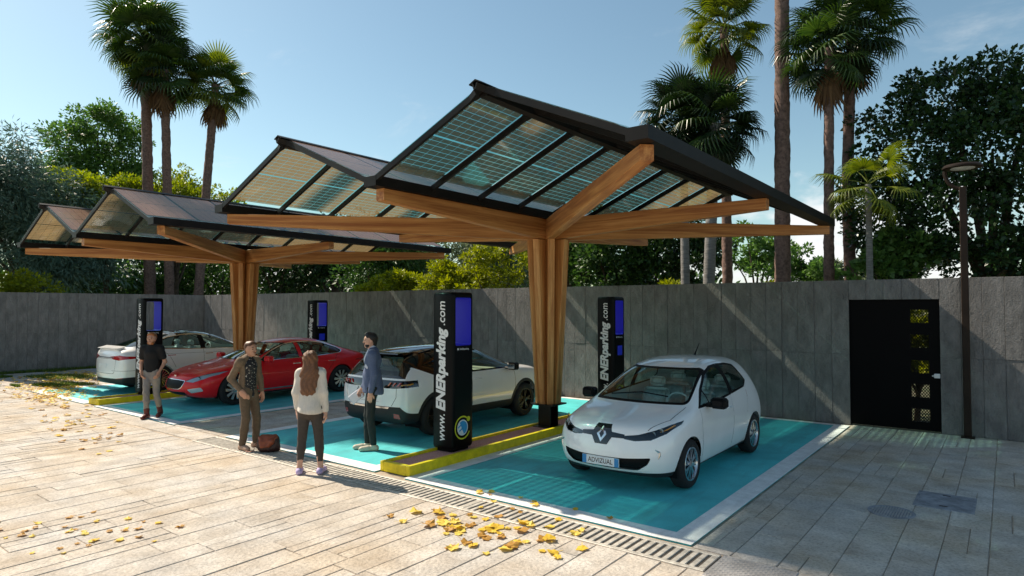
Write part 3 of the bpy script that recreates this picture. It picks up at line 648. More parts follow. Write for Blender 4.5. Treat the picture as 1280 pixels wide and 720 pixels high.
class Body:
    def __init__(s, verts, faces, lv=3):
        me = subdiv(verts, faces, lv); s.bm = bmesh.new(); s.bm.from_mesh(me); bpy.data.meshes.remove(me)
        bmesh.ops.recalc_face_normals(s.bm, faces=s.bm.faces); s.lay = s.bm.faces.layers.int.new('part'); s.names = ['body']
    def id(s, name):
        if name not in s.names: s.names.append(name)
        return s.names.index(name)
    def cut(s, proj, poly, name, sel=None, only=None, delete=False):
        """cut an outline (2-d polygon seen along an axis) into the skin and give its faces to a part"""
        a, b = AX[proj]; k = s.id(name) if not delete else -1; lay = s.lay
        on = None if only is None else [s.names.index(n) for n in only]
        x0 = min(p[0] for p in poly); x1 = max(p[0] for p in poly); z0 = min(p[1] for p in poly); z1 = max(p[1] for p in poly)
        fs = []
        for f in s.bm.faces:
            if on is not None and f[lay] not in on: continue
            A = [v.co[a] for v in f.verts]; B = [v.co[b] for v in f.verts]
            if max(A) < x0 or min(A) > x1 or max(B) < z0 or min(B) > z1: continue
            if sel and not sel(f.calc_center_median(), f.normal): continue
            fs.append(f)
        n = len(poly)
        for i in range(n):
            p, q = poly[i], poly[(i + 1) % n]; co = [0, 0, 0]; co[a], co[b] = p; no = [0, 0, 0]; no[a], no[b] = q[1] - p[1], -(q[0] - p[0])
            if abs(no[a]) + abs(no[b]) < 1e-9: continue
            ex0, ex1 = min(p[0], q[0]) - .02, max(p[0], q[0]) + .02; ez0, ez1 = min(p[1], q[1]) - .02, max(p[1], q[1]) + .02
            near = []; rest = []
            for f in fs:
                A = [v.co[a] for v in f.verts]; B = [v.co[b] for v in f.verts]
                (rest if max(A) < ex0 or min(A) > ex1 or max(B) < ez0 or min(B) > ez1 else near).append(f)
            if not near: continue
            g = set(near)
            for f in near: g.update(f.edges); g.update(f.verts)
            r = bmesh.ops.bisect_plane(s.bm, geom=list(g), dist=1e-5, plane_co=co, plane_no=Vector(no).normalized())
            nf = [e for e in r['geom'] if isinstance(e, bmesh.types.BMFace) and e.is_valid]
            fs = rest + nf
        dl = []
        for f in set(fs):
            if not f.is_valid: continue
            c = f.calc_center_median()
            if inpoly(c[a], c[b], poly):
                if delete: dl.append(f)
                else: f[lay] = k
        if dl: bmesh.ops.delete(s.bm, geom=dl, context='FACES')
    def both(s, proj, poly, name, sel=None, **kw):
        """same outline on the left and on the right flank"""
        for sg in (1, -1):
            if proj == 'front': s.cut(proj, [(sg * p[0], p[1]) for p in poly], name, sel, **kw)
            else: s.cut(proj, poly, name, (lambda c, n, sg=sg: c.y * sg > .2 and (sel is None or sel(c, n))), **kw)
    def seam(s, proj, line, wd, name='seam', sel=None, both=True, **kw):
        for p, q in zip(line[:-1], line[1:]):
            d = Vector((q[0] - p[0], q[1] - p[1])).normalized(); e = Vector((-d.y, d.x)) * wd / 2; d = d * wd * .45
            poly = [(p[0] - d.x + e.x, p[1] - d.y + e.y), (q[0] + d.x + e.x, q[1] + d.y + e.y), (q[0] + d.x - e.x, q[1] + d.y - e.y), (p[0] - d.x - e.x, p[1] - d.y - e.y)]
            (s.both if both else s.cut)(proj, poly, name, sel, **kw)
    def hit(s, o, d):
        from mathutils.bvhtree import BVHTree
        r = BVHTree.FromBMesh(s.bm).ray_cast(Vector(o), Vector(d)); return r[0]
    def top(s, x, y): return s.hit((x, y, 3), (0, 0, -1)).z
    def nose(s, y, z): return s.hit((4, y, z), (-1, 0, 0)).x
    def tail(s, y, z): return s.hit((-4, y, z), (1, 0, 0)).x
    def flank(s, x, z): return s.hit((x, 3, z), (0, -1, 0)).y
    def parts(s, root, spec, islands=()):
        """one object per part name: spec name -> (material, depth offset, object name); islands split into one object each"""
        bm = s.bm; bmesh.ops.remove_doubles(bm, verts=bm.verts, dist=1e-5)
        bmesh.ops.recalc_face_normals(bm, faces=bm.faces); bm.normal_update()
        made = []
        for k, nm in enumerate(s.names):
            fs = [f for f in bm.faces if f[s.lay] == k]
            if not fs: continue
            m, off, oname = spec[nm]
            groups = [fs]
            if nm in islands:
                groups = []; todo = set(fs)
                while todo:
                    seed = todo.pop(); comp = [seed]; stack = [seed]
                    while stack:
                        f = stack.pop()
                        for e in f.edges:
                            for g in e.link_faces:
                                if g in todo: todo.discard(g); comp.append(g); stack.append(g)
                    groups.append(comp)
            for gr in groups:
                if nm in islands and sum(f.calc_area() for f in gr) < 2e-4 and len(groups) > 1: continue
                idx = {}; vs = []; ns = []; ff = []
                for f in gr:
                    for v in f.verts:
                        if v not in idx: idx[v] = len(vs); vs.append(v.co + v.normal * off); ns.append(v.normal.copy())
                    ff.append([idx[v] for v in f.verts])
                o = mesh_obj(oname, vs, ff, m, root, True); o.data.normals_split_custom_set_from_vertices(ns); made.append(o)
        return made
def circle(cx, cz, r, n=28, a0=0): return [(cx + r * math.cos(2 * math.pi * i / n + a0), cz + r * math.sin(2 * math.pi * i / n + a0)) for i in range(n)]
def wheel(root, x, y, rad, wid, rim_r, spokes, style, flip):
    """wheel with tyre, rim and spokes: axis along y, outer side towards +y before flip"""
    wl = empty('wheel', (x, y, rad)); wl.parent = root; wl.rotation_euler = (0, random.uniform(0, 1), math.pi if flip else 0)
    h = wid / 2; prof = [(rim_r, -h + .01), (rim_r + .02, -h), (rad - .035, -h), (rad - .008, -h + .025), (rad, -h + .05), (rad, h - .05), (rad - .008, h - .025), (rad - .035, h), (rim_r + .02, h), (rim_r, h - .012)]
    b = MB(); b.lathe(prof, 1, 40); b.f = b.f[:-2]; b.m = b.m[:-2]; autosmooth(b.obj('tyre', M_['tyre'], wl), 50)
    a = M_['alloy'] if style not in ('turbine', 'dark') else M_['darkalloy']
    b = MB(); b.lathe([(rim_r + .004, h - .012), (rim_r - .004, h - .004), (rim_r - .018, h - .006), (rim_r - .028, h - .03), (rim_r - .03, -h + .02)], 1, 40); b.f = b.f[:-2]; b.m = b.m[:-2]
    autosmooth(b.obj('rim', a, wl), 40)
    MB().lathe([(0, -.02), (rim_r - .03, -.02), (rim_r - .03, -.03), (0, -.03)], 1, 32).obj('brake_disc', M_['darkalloy'], wl)
    for k in range(spokes):
        t0 = 2 * math.pi * k / spokes; b = MB(); yo = h - .02; ri, ro = .05, rim_r - .015
        if style in ('split', 'dark'):
            lines = [(-.035, -.16, .016, .014), (.035, .16, .016, .014)]
        elif style == 'turbine': lines = [(0, .10, .020, .034)]
        else: lines = [(0, 0, .03, .024)]
        for a0, a1, w0, w1 in lines:
            pts = []
            for (r_, an, ww, yy) in ((ri, a0 * .4, w0, yo), (ro, a1, w1, yo - .004)):
                c = Vector((math.cos(t0 + an), math.sin(t0 + an))); t = Vector((-c.y, c.x))
                pts.append((c * r_ + t * ww, c * r_ - t * ww, yy))
            (p0, p1, ya), (p2, p3, yb) = pts
            v = []
            for p, yy in ((p0, ya), (p1, ya), (p3, yb), (p2, yb)): v.append((p.x, yy, p.y))
            v += [(p.x, yy - .03, p.y) for p, yy in ((p0, ya), (p1, ya), (p3, yb), (p2, yb))]
            b.add(v, [(0, 1, 2, 3), (7, 6, 5, 4), (0, 4, 5, 1), (1, 5, 6, 2), (2, 6, 7, 3), (3, 7, 4, 0)])
        b.obj('spoke', a if style == 'dark' else M_['alloy'], wl)
    autosmooth(MB().lathe([(0, h - .004), (.03, h - .006), (.055, h - .012), (.06, h - .045)][::-1], 1, 20).obj('hub_cap', a if style != 'turbine' else M_['alloy'], wl), 60)
    return wl
def rbox(name, m, parent, x0, x1, y0, y1, z0, z1, c=.04, M=None, lv=2):
    """soft box: chamfered and subdivided"""
    b = MB().cbox(x0, x1, y0, y1, z0, z1, c, M=M); me = subdiv([tuple(v) for v in b.v], b.f, lv); me.materials.append(m)
    me.polygons.foreach_set('use_smooth', [True] * len(me.polygons)); return link(bpy.data.objects.new(name, me), parent)
def seat(root, x, y, z, m, wd=.48, rake=-14):
    s = rbox('seat', m, root, x - .22, x + .28, y - wd / 2, y + wd / 2, z, z + .16, .05)
    Mx = Matrix.Translation((x - .20, 0, z + .12)) @ Matrix.Rotation(R(rake), 4, 'Y')
    rbox('backrest', m, s, -.07, .07, y - wd / 2 + .01, y + wd / 2 - .01, 0, .56, .05, M=Mx)
    rbox('headrest', m, s, -.05, .05, y - .13, y + .13, .58, .74, .04, M=Mx)
def cabin(root, xd, zd, half, m, seats_x, z0, steer_y):
    d = rbox('dashboard', m, root, xd - .30, xd + .18, -half, half, zd - .22, zd, .07)
    t = [(xd - .36 + .03 * math.cos(a) * .9, steer_y + .18 * math.sin(a), zd + .0 + .17 * math.cos(a)) for a in np.linspace(0, 2 * math.pi, 25)]
    stw = autosmooth(MB().tube(t, .015, 8, cap=False).box(xd - .37, xd - .35, steer_y - .17, steer_y + .17, zd - .02, zd + .02).obj('steering_wheel', m, root))
    for sx, ys in seats_x:
        for yy in ys: seat(root, sx, yy, z0, m)
    MB().box(seats_x[-1][0] - .5, xd, -half, half, .24, .30).obj('cabin_floor', M_['trim'], root)
def arch_liner(root, x, r, ymax, ymin=.45):
    b = MB(); n = 20; v = []
    for y in (ymin, ymax):
        for i in range(n + 1): a = math.pi * (-.12 + 1.24 * i / n); v.append((x + r * math.cos(a), y, .31 + r * math.sin(a)))
    f = [(i, i + 1, n + 2 + i, n + 1 + i) for i in range(n)]
    ins = [(x + r * math.cos(math.pi * (-.12 + 1.24 * i / n)), .31 + r * math.sin(math.pi * (-.12 + 1.24 * i / n))) for i in range(n + 1)]
    for sg in (1, -1):
        b = MB(); b.add([(p[0], sg * p[1], p[2]) for p in v], f); m = len(b.v); k = len(ins); b.f.append(tuple(range(k))); b.m.append(0)
        b.obj('wheel_arch', M_['trim'], root)
def mirror(root, x, y, z, m, sg):
    o = rbox('door_mirror', m, root, x - .07, x + .09, sg * (y + .06) if sg > 0 else sg * (y + .27), sg * (y + .27) if sg > 0 else sg * (y + .06), z - .06, z + .085, .03, lv=3)
    MB().cbox(x - .02, x + .05, min(sg * (y - .06), sg * (y + .09)), max(sg * (y - .06), sg * (y + .09)), z - .05, z - .01, .01).obj('mirror_arm', M_['trim'], o)
    MB().cbox(x - .074, x - .066, min(sg * (y + .085), sg * (y + .25)), max(sg * (y + .085), sg * (y + .25)), z - .035, z + .06, .004).obj('mirror_glass', M_['chrome'], o)
    return o
def handle(root, x, y, z, m, sg):
    autosmooth(MB().tube([(x - .10, sg * (y - .02), z), (x - .09, sg * (y + .012), z + .004), (x + .08, sg * (y + .014), z + .002), (x + .10, sg * (y - .02), z)], .014, 8, flat=.7).obj('door_handle', m, root))
def arch_cut(B, x, r, n=30, cz=.31): B.cut('side', circle(x, cz, r, n), 'x', lambda c, nn: abs(c.y) > .30, delete=True)
def arch_trim(root, B, x, r0, r1, m, off=.006, cz=.31): B.cut('side', circle(x, cz, r1, 36), 'archtrim', lambda c, nn: abs(c.y) > .5 and abs(nn.y) > .25)
def bulge_y(B, x, z, sg=1):
    best = 0
    for f in B.bm.faces:
        c = f.calc_center_median()
        if abs(c.x - x) < .12 and abs(c.z - z) < .08: best = max(best, c.y)
    return best
def roundp(poly, r=.03, n=4):
    """round the corners of a 2-d polygon"""
    out = []; m = len(poly)
    for i in range(m):
        p0, p, p1 = Vector(poly[i - 1]), Vector(poly[i]), Vector(poly[(i + 1) % m]); a = (p0 - p); b = (p1 - p); rr_ = min(r, a.length * .45, b.length * .45)
        a = p + a.normalized() * rr_; b = p + b.normalized() * rr_
        for k in range(n + 1): t = k / n; q = a * (1 - t) ** 2 + p * 2 * t * (1 - t) + b * t * t; out.append((q.x, q.y))
    return out
def shrink(poly, d):
    c = Vector((sum(p[0] for p in poly) / len(poly), sum(p[1] for p in poly) / len(poly))); out = []
    m = len(poly); area = sum(poly[i][0] * poly[(i + 1) % m][1] - poly[(i + 1) % m][0] * poly[i][1] for i in range(m)); sg = 1 if area > 0 else -1
    for i in range(m):
        p0, p, p1 = Vector(poly[i - 1]), Vector(poly[i]), Vector(poly[(i + 1) % m]); e0 = (p - p0).normalized(); e1 = (p1 - p).normalized()
        n0 = Vector((-e0.y, e0.x)) * sg; n1 = Vector((-e1.y, e1.x)) * sg; n = (n0 + n1); l = n.length
        n = n / l if l > 1e-6 else n0; out.append(tuple(p + n * d / max(.4, n.dot(n0))))
    return out
SIDE = lambda c, n: abs(n.y) > .28
FRONTF = lambda c, n: n.x > .1
REARF = lambda c, n: n.x < -.12

def hatchback():
    root = empty('hatchback_car', label='white compact electric hatchback facing out of its bay, diamond badge on the nose', cat='car', group='cars parked under the canopies')
    S = [st(1.84, .19, .70, .765, .785, .56, .745, .755, .58, .83, .86, dx=[.0, .05, .05, .03, .0, .02], dt=(.13, .17)),
         st(1.66, .17, .79, .835, .845, .60, .81, .80, .66, .885, .915, dt=(.02, .03)),
         st(1.30, .165, .825, .865, .875, .66, .845, .875, .70, .965, .995),
         st(1.04, .165, .825, .865, .878, .68, .86, .915, .765, .995, 1.035, dt=(.06, .08)),
         st(.60, .165, .825, .865, .878, .70, .862, .94, .725, 1.20, 1.27, dt=(.05, .07)),
         st(.16, .165, .825, .865, .878, .71, .860, .96, .66, 1.425, 1.49, dt=(.04, .06)),
         st(-.40, .165, .825, .865, .878, .72, .850, .985, .635, 1.505, 1.57),
         st(-.95, .165, .825, .868, .88, .73, .835, 1.01, .625, 1.475, 1.55),
         st(-1.36, .17, .825, .872, .884, .74, .825, 1.035, .59, 1.45, 1.525),
         st(-1.60, .18, .815, .865, .875, .74, .805, 1.035, .58, 1.40, 1.50, dt=(-.03, -.05)),
         st(-1.70, .19, .79, .845, .855, .72, .775, .99, .59, 1.14, 1.22, dt=(-.02, -.03)),
         st(-1.82, .23, .72, .78, .79, .68, .715, .92, .56, 1.0, 1.03, dt=(-.02, -.03))]
    B = Body(*cage(S, [(2.05, 2.115), (2.10, 2.165), (2.085, 2.15), (2.03, 2.105)], [(-1.95, -1.98), (-1.98, -2.01), (-1.94, -1.97), (-1.87, -1.89)]))
    for x in (1.285, -1.285): arch_cut(B, x, .352)
    # windscreen
    B.cut('front', roundp([(-.70, 1.015), (.70, 1.015), (.57, 1.435), (-.57, 1.435)], .06), 'trim', lambda c, n: n.x > .2 and .0 < c.x < 1.3 and n.z > .2)
    B.cut('front', roundp([(-.665, 1.04), (.665, 1.04), (.54, 1.412), (-.54, 1.412)], .06), 'windscreen', lambda c, n: n.x > .2 and .0 < c.x < 1.3 and n.z > .2, only=['trim'])
    # side glass: door glass with front quarter, black pillar, rear door glass kicking up
    B.both('side', roundp([(.93, .965), (.58, 1.18), (.20, 1.375), (-.12, 1.452), (-.36, 1.468), (-.36, 1.03), (.30, .985)], .02), 'trim', SIDE)
    B.both('side', roundp([(-.36, 1.031), (-.36, 1.467), (-.75, 1.457), (-1.02, 1.42), (-1.19, 1.16), (-1.0, 1.075)], .02), 'trim', SIDE)
    B.both('side', roundp([(.82, 1.0), (.575, 1.15), (.575, 1.015)], .01), 'quarter', SIDE, only=['trim'])
    B.both('side', roundp([(.545, 1.01), (.545, 1.172), (.195, 1.348), (-.12, 1.425), (-.28, 1.435), (-.28, 1.05)], .03), 'window', SIDE, only=['trim'])
    B.both('side', roundp([(-.42, 1.065), (-.42, 1.442), (-.74, 1.432), (-.985, 1.395), (-1.13, 1.175), (-.98, 1.10)], .03), 'window', SIDE, only=['trim'])
    B.cut('front', roundp([(-.50, 1.08), (.50, 1.08), (.44, 1.36), (-.44, 1.36)], .05), 'rearglass', lambda c, n: n.x < -.3 and c.x < -1.2)
    # nose: headlamps, black bar, badge surround, lower intake
    lamp = [(.29, .722), (.46, .742), (.64, .80), (.795, .872), (.80, .835), (.74, .755), (.60, .682), (.42, .668), (.30, .685)]
    B.both('front', lamp, 'lampback', lambda c, n: c.x > 1.35)
    B.cut('front', [(-.30, .735), (-.13, .755), (-.10, .835), (.10, .835), (.13, .755), (.30, .735), (.30, .690), (.14, .69), (.085, .60), (-.085, .60), (-.14, .69), (-.30, .690)], 'nosebar', FRONTF)
    B.cut('front', roundp([(-.62, .475), (-.3, .455), (.3, .455), (.62, .475), (.58, .39), (.46, .31), (-.46, .31), (-.58, .39)], .03), 'intake', FRONTF)
    B.cut('front', [(-.78, .275), (.78, .275), (.78, .10), (-.78, .10)], 'lip', lambda c, n: c.x > 1.6)
    B.both('side', [(.93, .10), (.93, .235), (-.93, .255), (-.93, .10)], 'lip', SIDE)
    # tail
    B.cut('front', [(-.8, .42), (.8, .42), (.8, .2), (-.8, .2)], 'lip', lambda c, n: c.x < -1.7)
    B.both('front', roundp([(.52, .92), (.72, .98), (.74, .80), (.62, .78), (.52, .84)], .03), 'taillamp', lambda c, n: c.x < -1.55)
    # shut lines
    B.seam('side', [(.90, .98), (.93, .72), (.86, .26)], .008, sel=SIDE, only=['body'])
    B.seam('side', [(-.30, 1.02), (-.31, .6), (-.28, .27)], .008, sel=SIDE, only=['body'])
    B.seam('side', [(-1.06, 1.12), (-1.00, .88), (-.93, .70)], .007, sel=SIDE, only=['body'])
    B.seam('top', [(1.08, .70), (1.55, .685), (1.90, .55)], .008, sel=lambda c, n: n.z > .3 and c.x > .9, only=['body'])
    spec = dict(body=(M_['carwhite'], 0, 'body'), trim=(M_['trim'], -.002, 'window_trim'), windscreen=(M_['glass'], -.003, 'windscreen'), quarter=(M_['glass'], -.004, 'quarter_window'),
                window=(M_['glass'], -.004, 'window'), rearglass=(M_['glassdark'], 0, 'rear_window'), lampback=(M_['gloss'], -.012, 'headlamp'), nosebar=(M_['gloss'], .003, 'nose_bar'),
                intake=(M_['trim'], -.02, 'intake'), lip=(M_['clad'], 0, 'sill_trim'), taillamp=(M_['redlens'], .004, 'tail_lamp'), seam=(M_['seam'], -.004, 'shut_line'))
    bxo = [B.nose(p, .722 + q) for p, q in ((0, .095), (.068, 0), (0, -.095), (-.068, 0))]; bxi = [B.nose(p, .722 + q) for p, q in ((0, .05), (.034, 0), (0, -.05), (-.034, 0))]
    nb, npl, ta, wp = B.nose(0, .72), B.nose(0, .45), B.top(-1.0, 0), [(x, y, B.top(x, y) + .012) for x, y in ((1.0, -.45), (.95, 0.), (.97, .40))]
    fb = [(B.nose(y, z) + o, y, z) for o, y, z in ((.0, .655, .575), (.004, .70, .545), (.004, .705, .505), (.0, .69, .46))]; hy = B.flank(-.16, .86)
    objs = B.parts(root, spec, islands=('window', 'quarter', 'lampback', 'taillamp', 'seam', 'lip'))
    # lens over each headlamp, bulbs
    for o in [q for q in objs if q.name.startswith('headlamp')]:
        sg = 1 if sum(v.co.y for v in o.data.vertices) > 0 else -1
        me = o.data.copy(); me.materials.clear(); me.materials.append(M_['lens'])
        ln = link(bpy.data.objects.new('lens', me), o)
        for v in me.vertices: v.co += v.normal * .014
        for (bx, by, bz, r_) in ((1.87, .60, .745, .035), (1.79, .675, .785, .026)):
            autosmooth(MB().lathe([(0, -.02), (r_, 0), (r_, .012), (r_ * .8, .004), (0, -.006)], 0, 16, (bx, sg * by, bz)).obj('reflector', M_['silver'], o))
        cv = [(1.93, sg * .50, .712), (1.86, sg * .62, .745), (1.74, sg * .73, .80), (1.62, sg * .785, .845)]
        MB().tube(cv, .008, 6).obj('light_strip', M_['amber'], o)
    # badge: diamond ring
    b = MB(); x0, zc = nb + .008, .722; out = [(0, .095), (.068, 0), (0, -.095), (-.068, 0)]; inn = [(0, .05), (.034, 0), (0, -.05), (-.034, 0)]
    v = [(bx_ - .012 + (.024 if k else 0), p, zc + q) for k in (0, 1) for pts, bxs in ((out, bxo), (inn, bxi)) for (p, q), bx_ in zip(pts, bxs)]
    for i in range(4):
        j = (i + 1) % 4; b.add(v, [(8 + i, 8 + j, 12 + j, 12 + i), (i, j, 8 + j, 8 + i), (4 + j, 4 + i, 12 + i, 12 + j)])
    b.obj('diamond_badge', M_['chrome'], root)
    # number plate
    P0 = npl - .004; pl = MB().cbox(P0 - .02, P0, -.26, .26, .335, .445, .004).obj('number_plate', M_['platewhite'], root)
    for y0, y1 in ((.20, .258), (-.258, -.20)): MB().box(P0, P0 + .0015, y0, y1, .337, .443).obj('plate_band', M_['plateblue'], pl)
    text_part('plate_text', 'ADVIZUAL', M_['gloss'], pl, (P0 + .001, -.175, .362), (0, 1, 0), (0, 0, 1), .35, .085, offset=.0005)
    # chrome fog blades, mirrors, handles, aerial, wiper
    for sg in (1, -1):
        MB().tube([(x, sg * y, z) for x, y, z in fb], [.004, .015, .013, .003], 6).obj('fog_blade', M_['chrome'], root)
        mirror(root, .66, .84, 1.015, M_['trim'], sg)
        handle(root, -.16, hy, .86, M_['carwhite'], sg)
    MB().tube([(-1.0, .0, ta - .005), (-1.03, 0, ta + .03), (-1.2, 0, ta + .18)], [.02, .012, .004], 6).obj('aerial', M_['trim'], root)
    MB().tube(wp, .009, 6).obj('wiper', M_['trim'], root)
    for x in (1.285, -1.285):
        arch_liner(root, x, .350, .80)
        for sg in (1, -1): wheel(root, x, sg * .762, .312, .205, .215, 8, 'split', sg < 0)
    cabin(root, .86, .93, .66, M_['seatlight'], [(.0, (.36, -.36)), (-.85, (.38, -.38))], .38, .36)
    return root

def crossover():
    root = empty('crossover_car', label='white crossover with black roof parked tail out beside the man in the blue blazer', cat='car', group='cars parked under the canopies')
    S = [st(1.95, .25, .74, .80, .82, .64, .79, .86, .66, .95, .98, dx=[0, .04, .05, .04, .02, .02], dt=(.10, .13)),
         st(1.72, .23, .82, .87, .88, .68, .855, .92, .73, 1.01, 1.04),
         st(1.25, .225, .84, .885, .895, .72, .87, .965, .76, 1.05, 1.085),
         st(.98, .225, .84, .885, .895, .73, .878, .985, .75, 1.08, 1.115, dt=(.05, .07)),
         st(.55, .225, .84, .885, .895, .74, .878, 1.0, .70, 1.27, 1.33, dt=(.04, .06)),
         st(.10, .225, .84, .885, .895, .75, .875, 1.01, .64, 1.455, 1.51, dt=(.03, .05)),
         st(-.45, .225, .84, .885, .895, .75, .87, 1.02, .62, 1.50, 1.565),
         st(-1.1, .225, .84, .885, .897, .76, .865, 1.03, .605, 1.475, 1.55),
         st(-1.55, .23, .84, .885, .897, .77, .855, 1.04, .59, 1.42, 1.51),
         st(-1.80, .24, .83, .88, .89, .77, .845, 1.03, .60, 1.32, 1.42, dt=(-.04, -.06)),
         st(-1.93, .25, .80, .86, .865, .76, .83, 1.0, .66, 1.12, 1.17, dt=(-.02, -.04)),
         st(-2.01, .27, .75, .82, .83, .72, .80, .93, .68, 1.01, 1.035, dt=(-.02, -.03))]
    B = Body(*cage(S, [(2.12, 2.17), (2.16, 2.21), (2.15, 2.20), (2.10, 2.16)], [(-2.12, -2.15), (-2.11, -2.14), (-2.10, -2.13), (-2.07, -2.10)]))
    for x in (1.3, -1.3): B.cut('side', circle(x, .34, .385, 30), 'x', lambda c, nn: abs(c.y) > .30, delete=True)
    up = lambda c, n: n.x > .2 and 0 < c.x < 1.25 and n.z > .2
    # black roof and pillars, white quarter fin
    B.both('side', [(1.02, 1.035), (.6, 1.3), (.1, 1.6), (-1.95, 1.6), (-1.98, 1.28), (-1.72, 1.20), (-1.30, 1.045), (-.4, 1.035)], 'roof', None)
    B.cut('front', [(-.9, 1.455), (.9, 1.455), (.9, 1.65), (-.9, 1.65)], 'roof')
    B.cut('front', roundp([(-.68, 1.10), (.68, 1.10), (.55, 1.45), (-.55, 1.45)], .06), 'roof', up)
    B.cut('front', roundp([(-.65, 1.12), (.65, 1.12), (.525, 1.425), (-.525, 1.425)], .06), 'windscreen', up, only=['roof', 'body'])
    B.both('side', roundp([(.93, 1.065), (.56, 1.27), (.15, 1.425), (-.30, 1.455), (-.30, 1.065)], .03), 'window', SIDE)
    B.both('side', roundp([(-.42, 1.067), (-.42, 1.457), (-.95, 1.435), (-1.12, 1.40), (-1.22, 1.10), (-1.10, 1.075)], .03), 'window', SIDE)
    rf = lambda c, n: n.x < -.25 and c.x < -1.5
    B.cut('front', [(-.75, 1.03), (.75, 1.03), (.62, 1.46), (-.62, 1.46)], 'roof', rf)
    B.cut('front', roundp([(-.62, 1.075), (.62, 1.075), (.50, 1.375), (-.50, 1.375)], .06), 'rearglass', rf)
    B.cut('front', roundp([(-.19, 1.412), (.19, 1.412), (.19, 1.428), (-.19, 1.428)], .004), 'brakelamp', lambda c, n: c.x < -1.4)
    B.cut('front', roundp([(-.90, 1.0), (.90, 1.0), (.90, .895), (.6, .865), (-.6, .865), (-.90, .895)], .03), 'tailband', lambda c, n: c.x < -1.72)
    # black bumper, sills, wheel arch trims
    B.cut('front', [(-.95, .35), (-.72, .56), (.72, .56), (.95, .35), (.95, .1), (-.95, .1)], 'clad', lambda c, n: c.x < -1.68)
    B.cut('front', [(-.95, .45), (.95, .45), (.95, .1), (-.95, .1)], 'clad', lambda c, n: c.x > 1.7)
    B.both('side', [(1.1, .1), (1.1, .40), (-1.1, .42), (-1.1, .1)], 'clad', None)
    for x in (1.3, -1.3): B.cut('side', circle(x, .34, .445, 36), 'clad', lambda c, nn: abs(c.y) > .5 and abs(nn.y) > .2)
    B.cut('front', roundp([(-.30, .855), (.30, .855), (.36, .66), (.30, .63), (-.30, .63), (-.36, .66)], .03), 'platebay', lambda c, n: c.x < -1.9)
    B.both('front', roundp([(.60, .45), (.70, .44), (.71, .36), (.60, .37)], .008), 'reflector', lambda c, n: c.x < -1.8, only=['clad'])
    B.cut('front', roundp([(-.52, .555), (.52, .555), (.50, .525), (-.50, .525)], .008), 'chrome', lambda c, n: c.x < -1.9)
    B.both('front', roundp([(.42, .84), (.80, .90), (.82, .80), (.50, .74)], .02), 'headlamp', lambda c, n: c.x > 1.5)
    B.cut('front', roundp([(-.44, .86), (.44, .86), (.40, .52), (-.40, .52)], .04), 'grille', lambda c, n: c.x > 1.9)
    B.seam('side', [(.94, 1.03), (.97, .75), (.93, .42)], .009, sel=SIDE, only=['body'])
    B.seam('side', [(-.36, 1.03), (-.37, .7), (-.34, .43)], .009, sel=SIDE, only=['body'])
    B.seam('side', [(-1.22, 1.06), (-1.12, .85), (-1.0, .76)], .008, sel=SIDE, only=['body'])
    B.seam('front', [(.64, .865), (.645, .72), (.56, .575)], .009, sel=lambda c, n: c.x < -1.8, only=['body'])
    spec = dict(body=(M_['carwhite'], 0, 'body'), roof=(M_['gloss'], 0, 'roof'), windscreen=(M_['glass'], -.003, 'windscreen'), window=(M_['glass'], -.004, 'window'), rearglass=(M_['glass'], -.003, 'rear_window'),
                brakelamp=(M_['redlens'], .003, 'brake_lamp'), tailband=(M_['gloss'], -.004, 'tail_band'), clad=(M_['clad'], .004, 'cladding'), platebay=(M_['carwhite'], -.018, 'plate_recess'),
                reflector=(M_['redlens'], .008, 'reflector'), chrome=(M_['chrome'], .012, 'bumper_strip'), headlamp=(M_['silver'], 0, 'headlamp'), grille=(M_['trim'], -.01, 'grille'), seam=(M_['seam'], -.004, 'shut_line'))
    rails = [(x, .56 - .01 * i, B.top(x, .56 - .01 * i)) for i, x in enumerate((.05, -.3, -.7, -1.1, -1.42))]; tz = [B.top(-1.55, 0), B.top(-1.55, .45)]; hys = [B.flank(-.18, .90), B.flank(-1.02, .92)]
    tl = {(j, e): B.tail(y, .935) for j, ys in enumerate(((.44, .50), (.54, .60), (.64, .70))) for e, y in enumerate(ys)}; sl = [(B.tail(.72, .925), .72, .925), (-1.93, B.flank(-1.93, .935), .935), (-1.84, B.flank(-1.84, .945), .945)]
    tp_ = B.tail(.2, .74); wz = [(B.tail(y, z) - .012, y, z) for y, z in ((-.02, 1.09), (.2, 1.105), (.42, 1.13))]; ts = B.tail(0, 1.42)
    B.parts(root, spec, islands=('window', 'headlamp', 'reflector', 'seam', 'clad'))
    for sg in (1, -1):
        for j, (ya, yb) in enumerate(((.44, .50), (.54, .60), (.64, .70))):      # three slanted red claws in the dark band
            xa, xb = tl[(j, 0)], tl[(j, 1)]; pts = [(xa, ya, -.03), (xa, ya + .035, -.03), (xb, yb + .03, .034), (xb, yb, .034)]
            v = [(x - .006, sg * y, .935 + z) for x, y, z in pts] + [(x + .03, sg * y, .935 + z) for x, y, z in pts]
            MB().add(v, [(0, 1, 2, 3), (7, 6, 5, 4), (0, 4, 5, 1), (1, 5, 6, 2), (2, 6, 7, 3), (3, 7, 4, 0)]).obj('tail_lamp', M_['redlens'], root)
        b = MB().tube([(x, sg * y, z) for x, y, z in sl], .014, 6); b.obj('side_lamp', M_['amber'], root)
        mirror(root, .70, .86, 1.065, M_['trim'], sg); handle(root, -.18, hys[0], .90, M_['carwhite'], sg); handle(root, -1.02, hys[1], .92, M_['carwhite'], sg)
        MB().tube([(x, sg * y, z + (.022 if 0 < i < 4 else -.004)) for i, (x, y, z) in enumerate(rails)], .014, 6).obj('roof_rail', M_['trim'], root)
    pl = MB().cbox(tp_ + .002, tp_ + .022, -.22, .22, .68, .80, .004).obj('number_plate', M_['platewhite'], root)
